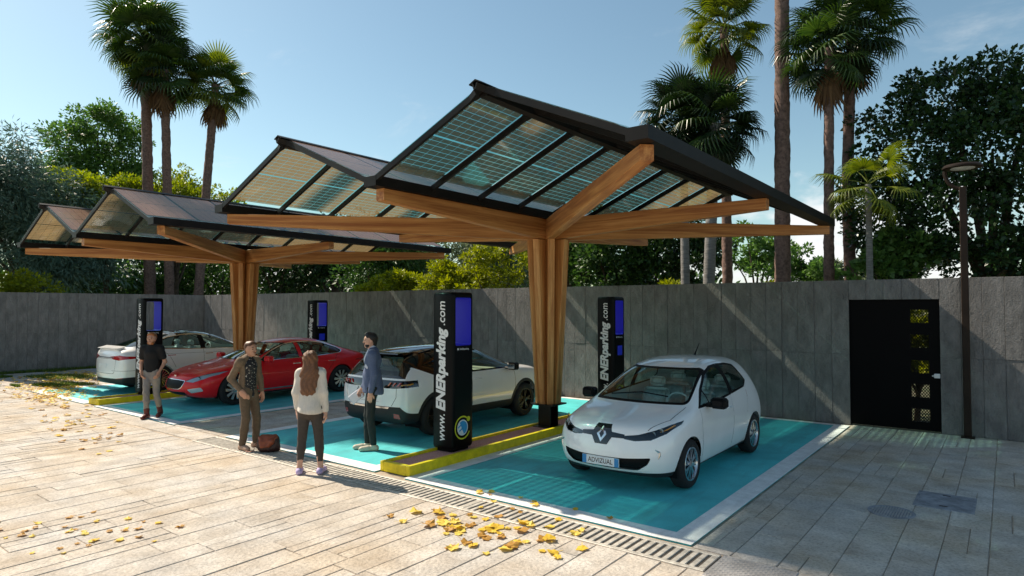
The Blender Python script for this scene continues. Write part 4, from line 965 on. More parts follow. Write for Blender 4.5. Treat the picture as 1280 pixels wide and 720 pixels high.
    text_part('plate_text', 'C 2020', M_['gloss'], pl, (tp_ + .0015, .17, .705), (0, -1, 0), (0, 0, 1), .34, .10, offset=.001)
    MB().prism([(-1.50, tz[1] + .0), (-1.55, tz[1] + .025), (ts - .10, 1.445), (ts - .11, 1.425), (ts + .05, 1.405)], 1, -.50, .50).obj('spoiler', M_['gloss'], root)
    MB().tube(wz, .012, 6).obj('wiper', M_['trim'], root)
    for x in (1.3, -1.3):
        arch_liner(root, x, .38, .82)
        for sg in (1, -1): wheel(root, x, sg * .785, .343, .215, .232, 5, 'dark', sg < 0)
    cabin(root, .85, 1.0, .66, M_['seattan'], [(-.05, (.38, -.38)), (-.95, (.40, 0, -.40))], .46, .38)
    return root
def saloon(tall):
    """long electric fastback; tall = the white, higher-roofed one"""
    k = .125 if tall else 0; paint = M_['carwhite'] if tall else M_['carred']; seamm = M_['seam'] if tall else M_['seamred']
    root = empty('fastback_car', label='white fastback saloon parked tail out by the left wall, red tail lamps' if tall else 'glossy red electric fastback saloon facing out of its bay', cat='car', group='cars parked under the canopies')
    def s_(x, zb, ws, wl, wm, zm, wb, zbe, wr, zr, zt, **kw):
        f = lambda z, a: z + k * a
        return st(x, zb, ws, wl, wm, f(zm, .6), wb, f(zbe, .9), wr, f(zr, 1.15), f(zt, 1.2), **kw)
    S = [s_(2.16, .19, .74, .82, .84, .52, .79, .65, .64, .715, .74, dx=[0, .03, .03, .02, 0, 0], dt=(.11, .15)),
         s_(1.94, .17, .86, .925, .94, .57, .90, .735, .75, .80, .825),
         s_(1.50, .165, .90, .965, .985, .63, .945, .835, .80, .885, .915),
         s_(1.02, .165, .90, .965, .985, .66, .955, .885, .80, .955, .985, dt=(.08, .12)),
         s_(.52, .165, .90, .965, .985, .67, .955, .905, .74, 1.15, 1.205, dt=(.05, .08)),
         s_(.02, .165, .90, .965, .985, .68, .950, .92, .655, 1.345, 1.40, dt=(.03, .05)),
         s_(-.50, .165, .90, .965, .985, .69, .945, .935, .625, 1.395, 1.455),
         s_(-1.05, .165, .90, .968, .99, .70, .945, .955, .61, 1.345, 1.425),
         s_(-1.58, .17, .90, .968, .99, .72, .94, .985, .625, 1.20, 1.29),
         s_(-2.0, .19, .88, .945, .965, .73, .91, .985, .68, 1.06, 1.13),
         s_(-2.28, .21, .83, .89, .905, .72, .85, .95, .72, .99, 1.045),
         s_(-2.38, .24, .77, .83, .845, .70, .80, .90, .70, .955, 1.0)]
    B = Body(*cage(S, [(2.37, 2.44), (2.42, 2.50), (2.40, 2.48), (2.34, 2.42)], [(-2.47, -2.52), (-2.50, -2.55), (-2.48, -2.53), (-2.46, -2.51)]))
    h = lambda z: z + k * (.9 if z < 1.1 else 1.12)
    for x in (1.48, -1.48): B.cut('side', circle(x, .345, .385, 30), 'x', lambda c, nn: abs(c.y) > .30, delete=True)
    P = lambda pts: [(x, h(z)) for x, z in pts]
    # chrome outlined side glass
    dlo = P([(.86, .955), (.45, 1.165), (.05, 1.318), (-.35, 1.362), (-.75, 1.358), (-1.15, 1.30), (-1.50, 1.175), (-1.62, 1.085), (-1.50, 1.025), (-.8, .985), (0, .965)])
    sd = lambda c, n: abs(n.y) > .2
    B.both('side', roundp(dlo, .03), 'chrome', sd)
    B.both('side', roundp(shrink(dlo, .016), .03), 'trim', sd, only=['chrome'])
    g1 = P([(.70, .995), (.42, 1.142), (.05, 1.285), (-.22, 1.328), (-.22, .99), (.1, .985)]); g2 = P([(-.36, .99), (-.36, 1.333), (-.75, 1.328), (-1.13, 1.272), (-1.44, 1.155), (-1.52, 1.085), (-1.44, 1.05), (-.8, 1.012)])
    B.both('side', roundp(g1, .03), 'window', sd, only=['trim']); B.both('side', roundp(g2, .03), 'window', sd, only=['trim'])
    if not tall: B.both('side', P([(-.235, .975), (-.345, .975), (-.345, 1.35), (-.235, 1.345)]), 'body', sd, only=['trim'])
    up = lambda c, n: n.x > .15 and -.1 < c.x < 1.3 and n.z > .2
    B.cut('front', roundp([(-.74, h(.985)), (.74, h(.985)), (.56, h(1.345)), (-.56, h(1.345))], .06), 'trim', up)
    B.cut('front', roundp([(-.71, h(1.0)), (.71, h(1.0)), (.535, h(1.33)), (-.535, h(1.33))], .06), 'windscreen', up, only=['trim', 'body'])
    rf = lambda c, n: n.x < -.12 and -2.2 < c.x < -.8 and n.z > .3
    B.cut('front', roundp([(-.66, h(1.085)), (.66, h(1.085)), (.50, h(1.365)), (-.50, h(1.365))], .08), 'rearglass', rf)
    if tall:
        B.cut('top', [(.05, -.56), (.05, .56), (-.9, .56), (-.9, -.56)], 'roofglass', lambda c, n: n.z > .7 and c.z > 1.4)
    # nose
    fr = lambda c, n: c.x > 1.55
    B.both('front', [(.42, .575 + k * .5), (.57, .645 + k * .5), (.76, .73 + k * .6), (.915, .785 + k * .6), (.90, .715 + k * .6), (.79, .63 + k * .5), (.62, .555 + k * .5)], 'headlamp', fr)
    B.cut('front', roundp([(-.43, .59 + k * .5), (-.2, .61 + k * .5), (.2, .61 + k * .5), (.43, .59 + k * .5), (.37, .44), (.28, .39), (-.28, .39), (-.37, .44)], .04), 'chrome', fr)
    B.cut('front', roundp([(-.418, .578 + k * .5), (-.2, .597 + k * .5), (.2, .597 + k * .5), (.418, .578 + k * .5), (.358, .448), (.272, .402), (-.272, .402), (-.358, .448)], .04), 'grille', fr, only=['chrome'])
    B.both('front', roundp([(.50, .40), (.78, .45), (.80, .36), (.56, .31)], .03), 'foglamp', fr)
    B.cut('front', roundp([(-.42, .335), (.42, .335), (.40, .25), (-.40, .25)], .02), 'grille', fr)
    # sills and tail
    if not tall: B.both('side', [(1.06, .265), (1.06, .292), (-1.06, .315), (-1.06, .288)], 'chrome', sd)
    B.both('side', [(1.06, .10), (1.06, .22), (-1.06, .235), (-1.06, .10)], 'clad', None)
    B.cut('front', [(-1, .44), (-.6, .40), (.6, .40), (1, .44), (1, .1), (-1, .1)], 'clad', lambda c, n: c.x < -1.88)
    B.both('front', roundp([(.34, h(.845)), (.72, h(.89)), (.93, h(.845)), (.945, h(.80)), (.72, h(.755)), (.50, h(.78))], .02), 'taillamp', lambda c, n: c.x < -1.72)
    B.both('front', roundp([(.60, .42), (.80, .44), (.80, .405), (.60, .39)], .005), 'reflector', lambda c, n: c.x < -1.9, only=['clad'])
    B.cut('front', roundp([(-.62, h(.80)), (.62, h(.80)), (.56, .52), (-.56, .52)], .08), 'hatch', lambda c, n: c.x < -2.2, only=['body'])
    B.cut('front', roundp(shrink([(-.62, h(.80)), (.62, h(.80)), (.56, .52), (-.56, .52)], .009), .08), 'body', lambda c, n: c.x < -2.2, only=['hatch'])
    B.cut('front', roundp([(-.52, h(.835)), (.52, h(.835)), (.52, h(.815)), (-.52, h(.815))], .006), 'chrome', lambda c, n: c.x < -2.2)
    B.seam('side', [(.80, h(.94)), (.86, .7), (.88, .30)], .009, sel=sd, only=['body'])
    B.seam('side', [(-.29, h(.965)), (-.30, .6), (-.27, .30)], .009, sel=sd, only=['body'])
    B.seam('side', [(-1.42, h(1.03)), (-1.22, h(.80)), (-1.07, .62)], .008, sel=sd, only=['body'])
    B.seam('front', [(.50, .60 + k * .5), (.56, .64 + k * .5), (.80, .735 + k * .7)], .008, sel=lambda c, n: c.x > 1.6, only=['body'])
    if tall: B.seam('side', [(1.2, .86 + .1), (0, .885 + .1), (-2.1, .90 + .1)], .006, sel=sd, only=['body']); B.seam('side', [(-1.95, .60), (-2.5, .60)], .007, sel=sd, only=['body'])
    spec = dict(body=(paint, 0, 'body'), chrome=(M_['chrome'], .003, 'bright_trim'), trim=(M_['trim'], -.001, 'window_trim'), window=(M_['glass'], -.003, 'window'), windscreen=(M_['glass'], -.003, 'windscreen'),
                rearglass=(M_['glassdark'], 0, 'rear_window'), roofglass=(M_['glassdark'], .001, 'roof_glass'), headlamp=(M_['silver'], -.008, 'headlamp'), grille=(M_['trim'], -.008, 'grille'), foglamp=(M_['silver'], -.004, 'fog_lamp'), clad=(M_['clad'], 0, 'lower_trim'),
                taillamp=(M_['redlens'], .004, 'tail_lamp'), reflector=(M_['redlens'], .004, 'reflector'), hatch=(seamm, -.003, 'tailgate_gap'), seam=(seamm, -.004, 'shut_line'))
    nbx = B.nose(0, .66 + k * .5); tpl = B.tail(.2, .71); hyy = [B.flank(hx, h(.84)) for hx in (-.14, -1.18)]; tsp = [B.top(-2.2, 0), B.top(-2.36, 0)]; lbx = B.nose(.70, .645 + k * .5)
    objs = B.parts(root, spec, islands=('window', 'headlamp', 'foglamp', 'taillamp', 'reflector', 'seam', 'chrome', 'clad', 'grille'))
    for o in [q for q in objs if q.name.startswith('headlamp')]:
        sg = 1 if sum(v.co.y for v in o.data.vertices) > 0 else -1; me = o.data.copy(); me.materials.clear(); me.materials.append(M_['lens']); ln = link(bpy.data.objects.new('lens', me), o)
        for v in me.vertices: v.co += v.normal * .011
        autosmooth(MB().lathe([(0, -.02), (.035, 0), (.035, .012), (.0, -.006)], 0, 16, (lbx - .012, sg * .70, .645 + k * .5)).obj('reflector_bowl', M_['darkalloy'], o))
    if not tall:                                                   # T badge on the nose
        xb = nbx; b = MB(); b.prism([(-.055, .695), (.055, .695), (.045, .68), (.012, .68), (0, .62), (-.012, .68), (-.045, .68)], 0, xb - .05, xb + .008); b.obj('nose_badge', M_['chrome'], root)
    else:
        pl = MB().cbox(tpl - .006, tpl + .02, -.24, .24, .66, .77, .004).obj('number_plate', M_['platewhite'], root)
        MB().prism([(-2.20, tsp[0] - .01), (-2.36, tsp[1] - .02), (-2.44, tsp[1] + .01), (-2.40, tsp[1] + .022), (-2.2, tsp[0] + .006)], 1, -.60, .60).obj('spoiler', paint, root)
    for sg in (1, -1):
        mirror(root, .72, .93, h(.99), paint if not tall else M_['trim'], sg)
        for hx, yh in zip((-.14, -1.18), hyy): MB().cbox(hx - .11, hx + .11, min(sg * (yh - .01), sg * (yh + .006)), max(sg * (yh - .01), sg * (yh + .006)), h(.84) - .012, h(.84) + .012, .005).obj('door_handle', M_['chrome'], root)
    for x in (1.48, -1.48):
        arch_liner(root, x, .38, .88)
        for sg in (1, -1): wheel(root, x, sg * .862, .350, .235, .255, 10, 'turbine' if not tall else 'split', sg < 0)
    cabin(root, .86, h(.90), .74, M_['seattan'] if not tall else M_['seatlight'], [(-.05, (.40, -.40)), (-1.0, (.42, 0, -.42))], .36 + k, .40)
    return root

def place_car(root, x, y, heading, sc=1.0):
    root.location = (x, y, .009); root.rotation_euler = (0, 0, heading); root.scale = (sc, sc, sc)
place_car(hatchback(), -3.97, 9.0, R(-90), .968)
place_car(crossover(), -8.85, 9.53, R(90), 1.0)
place_car(saloon(False), -15.12, 9.46, R(-90), 1.01)
place_car(saloon(True), -18.95, 9.48, R(90), 1.0)
# ================================================================ people: distance fields turned into one skin each
class SDF:
    def __init__(s): s.p = []
    def cone(s, a, b, ra, rb=None, k=.03, flat=None):
        """round cone from a to b; flat = (axis vector, factor) squeezes the section along that axis"""
        s.p.append(('c', np.array(a, float), np.array(b, float), ra, ra if rb is None else rb, k, flat)); return s
    def ball(s, c, r, k=.03): s.p.append(('e', np.array(c, float), np.array(r if hasattr(r, '__len__') else (r, r, r), float), None, None, k, None)); return s
    def cut(s, pt, nrm, k=.0):
        n = np.array(nrm, float); s.p.append(('h', np.array(pt, float), n / np.linalg.norm(n), None, None, k, None)); return s
    def mesh(s, h=.008, warp=None):
        lo = np.full(3, 1e9); hi = -lo
        for q in s.p:
            if q[0] == 'h': continue
            if q[0] == 'c':
                r = max(q[3], q[4]) + .03
                for e in (q[1], q[2]): lo = np.minimum(lo, e - r); hi = np.maximum(hi, e + r)
            else: lo = np.minimum(lo, q[1] - q[2] - .03); hi = np.maximum(hi, q[1] + q[2] + .03)
        n = np.ceil((hi - lo) / h).astype(int) + 1
        ax = [lo[i] + h * np.arange(n[i]) for i in range(3)]; D = np.full(n, .2, np.float32)
        for q in s.p:
            if q[0] == 'h': continue
            pad = .09
            if q[0] == 'c': r = max(q[3], q[4]) + pad; a = np.minimum(q[1], q[2]) - r; b = np.maximum(q[1], q[2]) + r
            else: a = q[1] - q[2] - pad; b = q[1] + q[2] + pad
            i0 = np.clip(((a - lo) / h).astype(int), 0, n); i1 = np.clip(((b - lo) / h).astype(int) + 1, 0, n)
            X, Y, Z = np.meshgrid(*[ax[i][i0[i]:i1[i]] for i in range(3)], indexing='ij'); P = np.stack([X, Y, Z], -1)
            if q[0] == 'c':
                A, Bv = q[1], q[2]; ba = Bv - A; L2 = max(ba @ ba, 1e-9); pa = P - A; t = np.clip((pa @ ba) / L2, 0, 1); dv = pa - t[..., None] * ba
                if q[6] is not None:
                    e = np.array(q[6][0], float); e /= np.linalg.norm(e); c = dv @ e; dv = dv + (c * (1 / q[6][1] - 1))[..., None] * e
                d = np.linalg.norm(dv, axis=-1) - (q[3] + t * (q[4] - q[3]))
                if q[6] is not None: d = d * min(1, q[6][1] + .15)
            else:
                g = P - q[1]; k0 = np.linalg.norm(g / q[2], axis=-1); k1 = np.linalg.norm(g / q[2] ** 2, axis=-1); d = k0 * (k0 - 1) / np.maximum(k1, 1e-6)
            S = D[i0[0]:i1[0], i0[1]:i1[1], i0[2]:i1[2]]; k = max(q[5], 1e-4)
            hh = np.maximum(k - np.abs(S - d), 0) / k; D[i0[0]:i1[0], i0[1]:i1[1], i0[2]:i1[2]] = np.minimum(S, d) - hh * hh * k * .25
        X, Y, Z = np.meshgrid(*ax, indexing='ij', sparse=True)
        if warp is not None: D = D + warp(X, Y, Z)
        for q in s.p:
            if q[0] == 'h': D = np.maximum(D, (X - q[1][0]) * q[2][0] + (Y - q[1][1]) * q[2][1] + (Z - q[1][2]) * q[2][2])
        return surfnet(D, lo, h)
def surfnet(D, lo, h):
    I = D < 0; n = np.array(D.shape) - 1
    c = np.zeros(n, int)
    off = [(i, j, k) for i in (0, 1) for j in (0, 1) for k in (0, 1)]
    for i, j, k in off: c += I[i:i + n[0], j:j + n[1], k:k + n[2]]
    act = (c > 0) & (c < 8); idx = -np.ones(n, int); cells = np.argwhere(act); idx[act] = np.arange(len(cells))
    acc = np.zeros((len(cells), 3)); cnt = np.zeros(len(cells))
    for a in off:
        for d in range(3):
            if a[d]: continue
            b = list(a); b[d] = 1; va = D[tuple((cells + a).T)]; vb = D[tuple((cells + b).T)]; m = (va < 0) != (vb < 0)
            t = np.where(m, va / np.where(m, va - vb, 1), 0); p = np.array(a, float)[None] + 0; p = np.repeat(p, len(cells), 0); p[:, d] = t
            acc[m] += p[m]; cnt[m] += 1
    V = lo + (cells + acc / cnt[:, None]) * h; F = []
    for d in range(3):
        u, v = (d + 1) % 3, (d + 2) % 3
        s0 = [slice(None)] * 3; s1 = [slice(None)] * 3; s0[d] = slice(0, -1); s1[d] = slice(1, None)
        a, b = I[tuple(s0)], I[tuple(s1)]; E = np.argwhere(a != b); E = E[(E[:, u] > 0) & (E[:, v] > 0) & (E[:, u] < n[u]) & (E[:, v] < n[v])]
        if not len(E): continue
        q = []
        for du, dv in ((-1, -1), (0, -1), (0, 0), (-1, 0)):
            e = E.copy(); e[:, u] += du; e[:, v] += dv; q.append(idx[tuple(e.T)])
        q = np.stack(q, 1); ins = I[tuple(E.T)]; q[~ins] = q[~ins][:, ::-1]; F.append(q)
    return V, np.concatenate(F)
def np_obj(name, V, F, m, parent=None, smooth=True, relax=0):
    me = bpy.data.meshes.new(name); me.vertices.add(len(V)); me.vertices.foreach_set('co', np.asarray(V, np.float32).ravel())
    k = F.shape[1]; me.loops.add(F.size); me.loops.foreach_set('vertex_index', F.astype(np.int32).ravel()); me.polygons.add(len(F))
    me.polygons.foreach_set('loop_start', np.arange(0, F.size, k, dtype=np.int32)); me.polygons.foreach_set('loop_total', np.full(len(F), k, np.int32))
    if smooth: me.polygons.foreach_set('use_smooth', np.ones(len(F), bool))
    me.update(calc_edges=True); me.materials.append(m); return link(bpy.data.objects.new(name, me), parent)
def folds(amp, fz=38, fx=22, ph=0):
    return lambda X, Y, Z: (amp * (np.sin(fz * Z + 9 * np.sin(7 * X + ph) + 6 * np.sin(8 * Y)) * .6 + np.sin(fx * (X + Y) + 17 * Z + ph) * .4)).astype(np.float32)
def flat2(a, b, axis, f): return (axis, f)
M_['skin'] = mat('skin', (.56, .32, .23), .5, var=.08, vscale=20); M_['skin2'] = mat('skin_tanned', (.48, .25, .165), .5, var=.08, vscale=20)
M_['brow'] = mat('eyebrow', (.03, .016, .01), .7); M_['lip'] = mat('lips', (.26, .09, .075), .5)
M_['eye'] = mat('eye', (.02, .018, .015), .2)
def hand(S, w, d, pn, sg, r=1.0, curl=.5):
    """palm and five fingers at wrist w: d = towards the fingers, pn = palm normal, sg = +1 left / -1 right"""
    w, d, pn = Vector(w), Vector(d).normalized(), Vector(pn).normalized(); sd = d.cross(pn).normalized() * sg
    c = w + d * .045; S.cone(w, w + d * .03, .024 * r, .030 * r, .02, (tuple(pn), .7)); S.cone(w + d * .03, w + d * .078, .036 * r, .038 * r, .015, (tuple(pn), .42))
    for i, (o, ln) in enumerate(((.030, .070), (.0105, .080), (-.0095, .074), (-.028, .058))):
        b = w + d * (.085 - abs(i - 1) * .004) + sd * o * r; q = b + (d + pn * curl * .45).normalized() * ln * .5; e = q + (d + pn * curl * 1.5).normalized() * ln * .5
        S.cone(b, q, .0098 * r, .0090 * r, .006); S.cone(q, e, .0090 * r, .0078 * r, .004)
    b = w + d * .028 + sd * .026 * r; q = b + (d * .7 + sd * .75 + pn * .2).normalized() * .042; e = q + (d + sd * .2 + pn * .35).normalized() * .032
    S.cone(b, q, .0125 * r, .0105 * r, .012); S.cone(q, e, .0105 * r, .009 * r, .005)
def head(S, c, f, u, sc=1.0):
    """skull, jaw, nose, brow, ears: c centre, f forward, u up"""
    c, f, u = Vector(c), Vector(f).normalized(), Vector(u).normalized(); f = (f - u * f.dot(u)).normalized(); s = u.cross(f)
    P = lambda a, b, h: tuple(c + (f * a + s * b + u * h) * sc)
    S.cone(P(-.018, 0, .03), P(.012, 0, .035), .080 * sc, .078 * sc, .03); S.cone(P(.02, 0, -.02), P(.045, 0, -.075), .066 * sc, .038 * sc, .05)
    for e in (1, -1):
        S.cone(P(.03, e * .03, -.02), P(.05, e * .018, -.075), .038 * sc, .024 * sc, .03); S.ball(P(-.005, e * .076, -.005), (.014 * sc, .010 * sc, .028 * sc), .008)
        S.ball(P(.066, e * .032, -.022), (.018 * sc, .020 * sc, .018 * sc), .02)
    S.cone(P(.088, 0, .012), P(.108, 0, -.026), .008 * sc, .0135 * sc, .010)
    S.cone(P(.080, -.03, .028), P(.080, .03, .028), .012 * sc, .012 * sc, .02); S.cone(P(.083, -.018, -.055), P(.083, .018, -.055), .010 * sc, .010 * sc, .008); S.ball(P(.072, 0, -.090), .018 * sc, .02)
    return P
def person(label, loc, heading, J, clothes, skin, headc, look, up=(0, 0, 1), bald=False, hs=1.0, extra=None, handk=(.5, .5), hdir=None, hpn=None):
    root = empty('person', loc, heading, label, 'person'); S = SDF()
    P = head(S, headc, look, up, hs); hc = Vector(headc); nk = Vector(J['neck'])
    S.cone(nk, hc + Vector((-.005, 0, -.055)), .055, .050, .03)
    S.cone(J['chest'], J['belly'], .105, .095, .04, ((1, 0, 0), .66)); S.cone(J['belly'], J['pelvis'], .095, .105, .04, ((1, 0, 0), .70)); S.cone(nk - Vector((0, 0, .03)), J['chest'], .055, .09, .04, ((1, 0, 0), .75))
    for sd, sg in (('l', 1), ('r', -1)):
        S.cone(J['sh' + sd], J['el' + sd], .050, .038, .05); S.cone(J['el' + sd], J['wr' + sd], .038, .026, .02); S.cone(nk - Vector((0, 0, .05)), J['sh' + sd], .05, .052, .05)
        dd = hdir[sd] if hdir else Vector(J['wr' + sd]) - Vector(J['el' + sd]); pn = hpn[sd] if hpn else (0, -sg, 0)
        hand(S, J['wr' + sd], dd, pn, sg, curl=handk[0 if sg > 0 else 1])
        S.cone(J['hip' + sd], J['kn' + sd], .080, .052, .05); S.cone(J['kn' + sd], Vector(J['kn' + sd]) * .62 + Vector(J['an' + sd]) * .38, .052, .054, .02); S.cone(Vector(J['kn' + sd]) * .62 + Vector(J['an' + sd]) * .38, J['an' + sd], .054, .034, .02)
        a = Vector(J['an' + sd]); t = Vector(J['toe' + sd]); S.cone(a, (a.x, a.y, max(a.z - .05, .04)), .034, .034, .02); S.cone((a.x, a.y, max(a.z - .05, .04)), t, .036, .028, .02)
    V, F = S.mesh(.0075); body = np_obj('body', V, F, skin, root)
    for e in (1, -1): b = MB(); b.lathe([(0, -.011), (.008, -.008), (.011, 0), (.008, .008), (0, .011)], 2, 10, P(.086, e * .032, .004)); autosmooth(b.obj('eye', M_['eye'], root), 90)
    for e in (1, -1): MB().tube([P(.092, e * .014, .027), P(.093, e * .034, .033), P(.080, e * .052, .026)], [.004, .006, .003], 6).obj('eyebrow', M_['brow'], root)
    MB().tube([P(.090, -.024, -.053), P(.0955, 0, -.055), P(.090, .024, -.053)], [.003, .006, .003], 6).obj('mouth', M_['lip'], root)
    for nm, S2, m, h, wp in clothes: V, F = S2.mesh(h, wp); np_obj(nm, V, F, m, root)
    return root, P
def shoe(S, an, toe, r=1.0, heel=.03):
    a, t = Vector(an), Vector(toe); d = (t - a); d.z = 0; d.normalize(); z = min(a.z, t.z)
    h = a - d * .035; S.cone((h.x, h.y, a.z - .055 if a.z > .1 else .035), (t.x, t.y, t.z), .040 * r, .030 * r, .03); S.cone((a.x, a.y, a.z - .02), (h.x, h.y, a.z - .05), .042 * r, .04 * r, .03)
    m = a + d * .09; S.cone((m.x, m.y, t.z + .012), (t.x - d.x * .03, t.y - d.y * .03, t.z + .004), .040 * r, .036 * r, .03)
def legs(J, r0, r1, r2, hem=0.0, pel=.135, k=.03):
    S = SDF(); S.cone(J['pelvis'], Vector(J['pelvis']) + Vector((0, 0, .09)), pel, pel - .01, .05, ((1, 0, 0), .78))
    for sd in 'lr':
        hp, kn, an = Vector(J['hip' + sd]), Vector(J['kn' + sd]), Vector(J['an' + sd]); e = an + (kn - an) * hem
        S.cone(hp, kn, r0, r1, .05); S.cone(kn, kn.lerp(e, .4), r1, r1 * .98, .02); S.cone(kn.lerp(e, .4), e, r1 * .98, r2, .02)
    S.ball(Vector(J['pelvis']) + Vector((-.05, 0, -.03)), (.10, .14, .11), .06); return S
C_tan = mat('jacket_tan', (.155, .105, .065), .85, var=.15, vscale=40, bump=.2, bscale=200); C_tan2 = mat('trousers_tan', (.115, .078, .048), .85, var=.12, vscale=30)
C_floral = mat('floral_shirt', (.008, .008, .010), .7, col2=(.42, .38, .32), vscale=42, detail=2, thr=(.60, .66)); C_cream = mat('cream_knit', (.66, .60, .53), .95, var=.06, vscale=60, bump=.4, bscale=260, stretch=(1, 1, .3))
C_legg = mat('leggings', (.050, .040, .034), .8, var=.1, vscale=30); C_lilac = mat('lilac_shoe', (.45, .36, .58), .7, var=.2, vscale=25); C_hair = mat('brown_hair', (.17, .072, .032), .45, var=.35, vscale=50, stretch=(3, 3, .25), bump=.5, bscale=120)
C_blaz = mat('blue_blazer', (.085, .115, .20), .85, var=.1, vscale=40); C_shirt = mat('pale_shirt', (.55, .58, .66), .8); C_dark = mat('dark_trousers', (.010, .016, .016), .8); C_beige = mat('beige_shoe', (.52, .46, .36), .6)
C_hairb = mat('black_hair', (.010, .008, .007), .4, bump=.5, bscale=120, stretch=(2, 2, .4)); C_black = mat('black_shirt', (.006, .006, .007), .85); C_jean = mat('faded_jeans', (.34, .28, .21), .85, col2=(.20, .19, .19), vscale=3.0, bump=.2, bscale=150)
C_boot = mat('red_boot', (.13, .022, .014), .45, var=.2, vscale=20); C_ging = mat('ginger_hair', (.30, .105, .030), .5, var=.3, vscale=60); C_bag = mat('rust_leather', (.20, .045, .016), .5, var=.25, vscale=12, bump=.25, bscale=50); C_bagd = mat('dark_leather', (.03, .008, .006), .5)
C_brnhair = mat('chestnut_hair', (.10, .038, .014), .5, var=.3, vscale=60)
def base(hgt, **kw):
    s = hgt / 1.75
    J = dict(neck=(0, 0, 1.50), chest=(0, 0, 1.30), belly=(0, 0, 1.10), pelvis=(0, 0, .95), shl=(0, .185, 1.43), shr=(0, -.185, 1.43), ell=(-.02, .235, 1.14), elr=(-.02, -.235, 1.14), wrl=(.03, .25, .89), wrr=(.03, -.25, .89),
             hipl=(0, .085, .92), hipr=(0, -.085, .92), knl=(.02, .095, .50), knr=(.02, -.095, .50), anl=(-.02, .10, .09), anr=(-.02, -.10, .09), toel=(.16, .12, .03), toer=(.16, -.12, .03))
    J.update(kw)
    return {k: tuple(c * s for c in v) for k, v in J.items()}, s
HEADINGS = dict(cam=R(-52.5), away=R(127.5), right=R(37.5), left=R(217.5))
# --- woman seen from behind
J, s = base(1.66, shl=(0, .145, 1.43), shr=(0, -.145, 1.43), ell=(-.03, .195, 1.15), elr=(-.03, -.195, 1.15), wrl=(.03, .19, .90), wrr=(.0, -.215, .89), hipl=(0, .085, .92), hipr=(0, -.085, .92), knl=(.015, .115, .50), knr=(.015, -.12, .50), anl=(-.02, .14, .09), anr=(-.02, -.155, .09), toel=(.15, .16, .03), toer=(.15, -.18, .03))
top = SDF(); top.cone((0, 0, 1.33 * s), (0, 0, 1.10 * s), .135, .145, .05, ((1, 0, 0), .72)).cone((0, 0, 1.10 * s), (-.03, 0, .90 * s), .145, .165, .05, ((1, 0, 0), .95)).cone((0, 0, 1.45 * s), (0, 0, 1.36 * s), .085, .13, .05)
for sg, sd in ((1, 'l'), (-1, 'r')): top.cone(J['sh' + sd], J['el' + sd], .060, .054, .06).cone(J['el' + sd], Vector(J['wr' + sd]) + Vector((0, 0, .01)), .054, .040, .03).cone((0, 0, 1.45 * s), J['sh' + sd], .064, .058, .06)
top.cut((0, 0, .885 * s), (0.1, .12, -1))
hc = (.015, 0, 1.615 * s); hair = SDF(); hair.cone((-.018, 0, hc[2] + .038), (.0, 0, hc[2] + .04), .098, .092, .02).cone((-.045, 0, hc[2] + .02), (-.075, 0, hc[2] - .16), .085, .105, .04, ((1, 0, 0), .62)).cone((-.075, 0, hc[2] - .16), (-.115, .01, hc[2] - .38), .108, .10, .04, ((1, 0, 0), .5))
for e in (1, -1): hair.cone((.0, e * .06, hc[2] - .02), (-.05, e * .085, hc[2] - .20), .035, .04, .03).cone((-.06, e * .08, hc[2] - .2), (-.12, e * .06, hc[2] - .42), .04, .022, .03)
hair.cut((.062, 0, hc[2] + .02), (1, 0, .15))
sl, sr = SDF(), SDF(); shoe(sl, J['anl'], J['toel'], .95); shoe(sr, J['anr'], J['toer'], .95); sl.cut((0, 0, .004), (0, 0, -1)); sr.cut((0, 0, .004), (0, 0, -1))
wm, _ = person('woman with long brown hair in a cream jumper and dark leggings, seen from behind', (-7.55, 5.33, .002), HEADINGS['away'] + R(4), J,
    [('jumper', top, C_cream, .009, folds(.0045, 24, 14)), ('leggings', legs(J, .092, .060, .036, .12), C_legg, .009, folds(.0012)), ('hair', hair, C_hair, .007, lambda X, Y, Z: (.005 * np.sin(95 * Y + 5 * np.sin(14 * Z)) * np.ones_like(X + Z)).astype(np.float32)), ('shoe', sl, C_lilac, .006, None), ('shoe', sr, C_lilac, .006, None)], M_['skin'], hc, (1, .1, -.02), hs=.93)
# --- man in the tan suit, right hand in pocket
J, s = base(1.70, neck=(-.01, 0, 1.50), shl=(0, .16, 1.43), shr=(-.02, -.165, 1.43), elr=(-.17, -.21, 1.16), wrr=(.02, -.175, .955), ell=(.03, .20, 1.14), wrl=(.10, .20, .90), knr=(.05, -.10, .50), anr=(.0, -.12, .09), toer=(.17, -.16, .03), knl=(.06, .12, .50), anl=(.02, .15, .09), toel=(.20, .18, .03))
jk = SDF(); jk.cone((-.015, 0, 1.33 * s), (-.01, 0, 1.10 * s), .150, .142, .05, ((1, 0, 0), .74)).cone((-.01, 0, 1.10 * s), (-.02, 0, .88 * s), .144, .158, .05, ((1, 0, 0), .98)).cone((-.03, 0, 1.46 * s), (-.02, 0, 1.36 * s), .075, .14, .05)
sv = SDF()
for sd in 'lr': sv.cone(J['sh' + sd], J['el' + sd], .064, .054, .05).cone(J['el' + sd], Vector(J['wr' + sd]).lerp(Vector(J['el' + sd]), .14), .054, .040, .03); sv.cone(Vector((-.02, 0, 1.44 * s)).lerp(Vector(J['sh' + sd]), .55), J['sh' + sd], .06, .064, .05); jk.cone((-.02, 0, 1.46 * s), J['sh' + sd], .062, .064, .06)
jk.cut((0, 0, .84 * s), (0, 0, -1)); jk.cut((.052, .0, 1.2 * s), (1, -.08, .0))
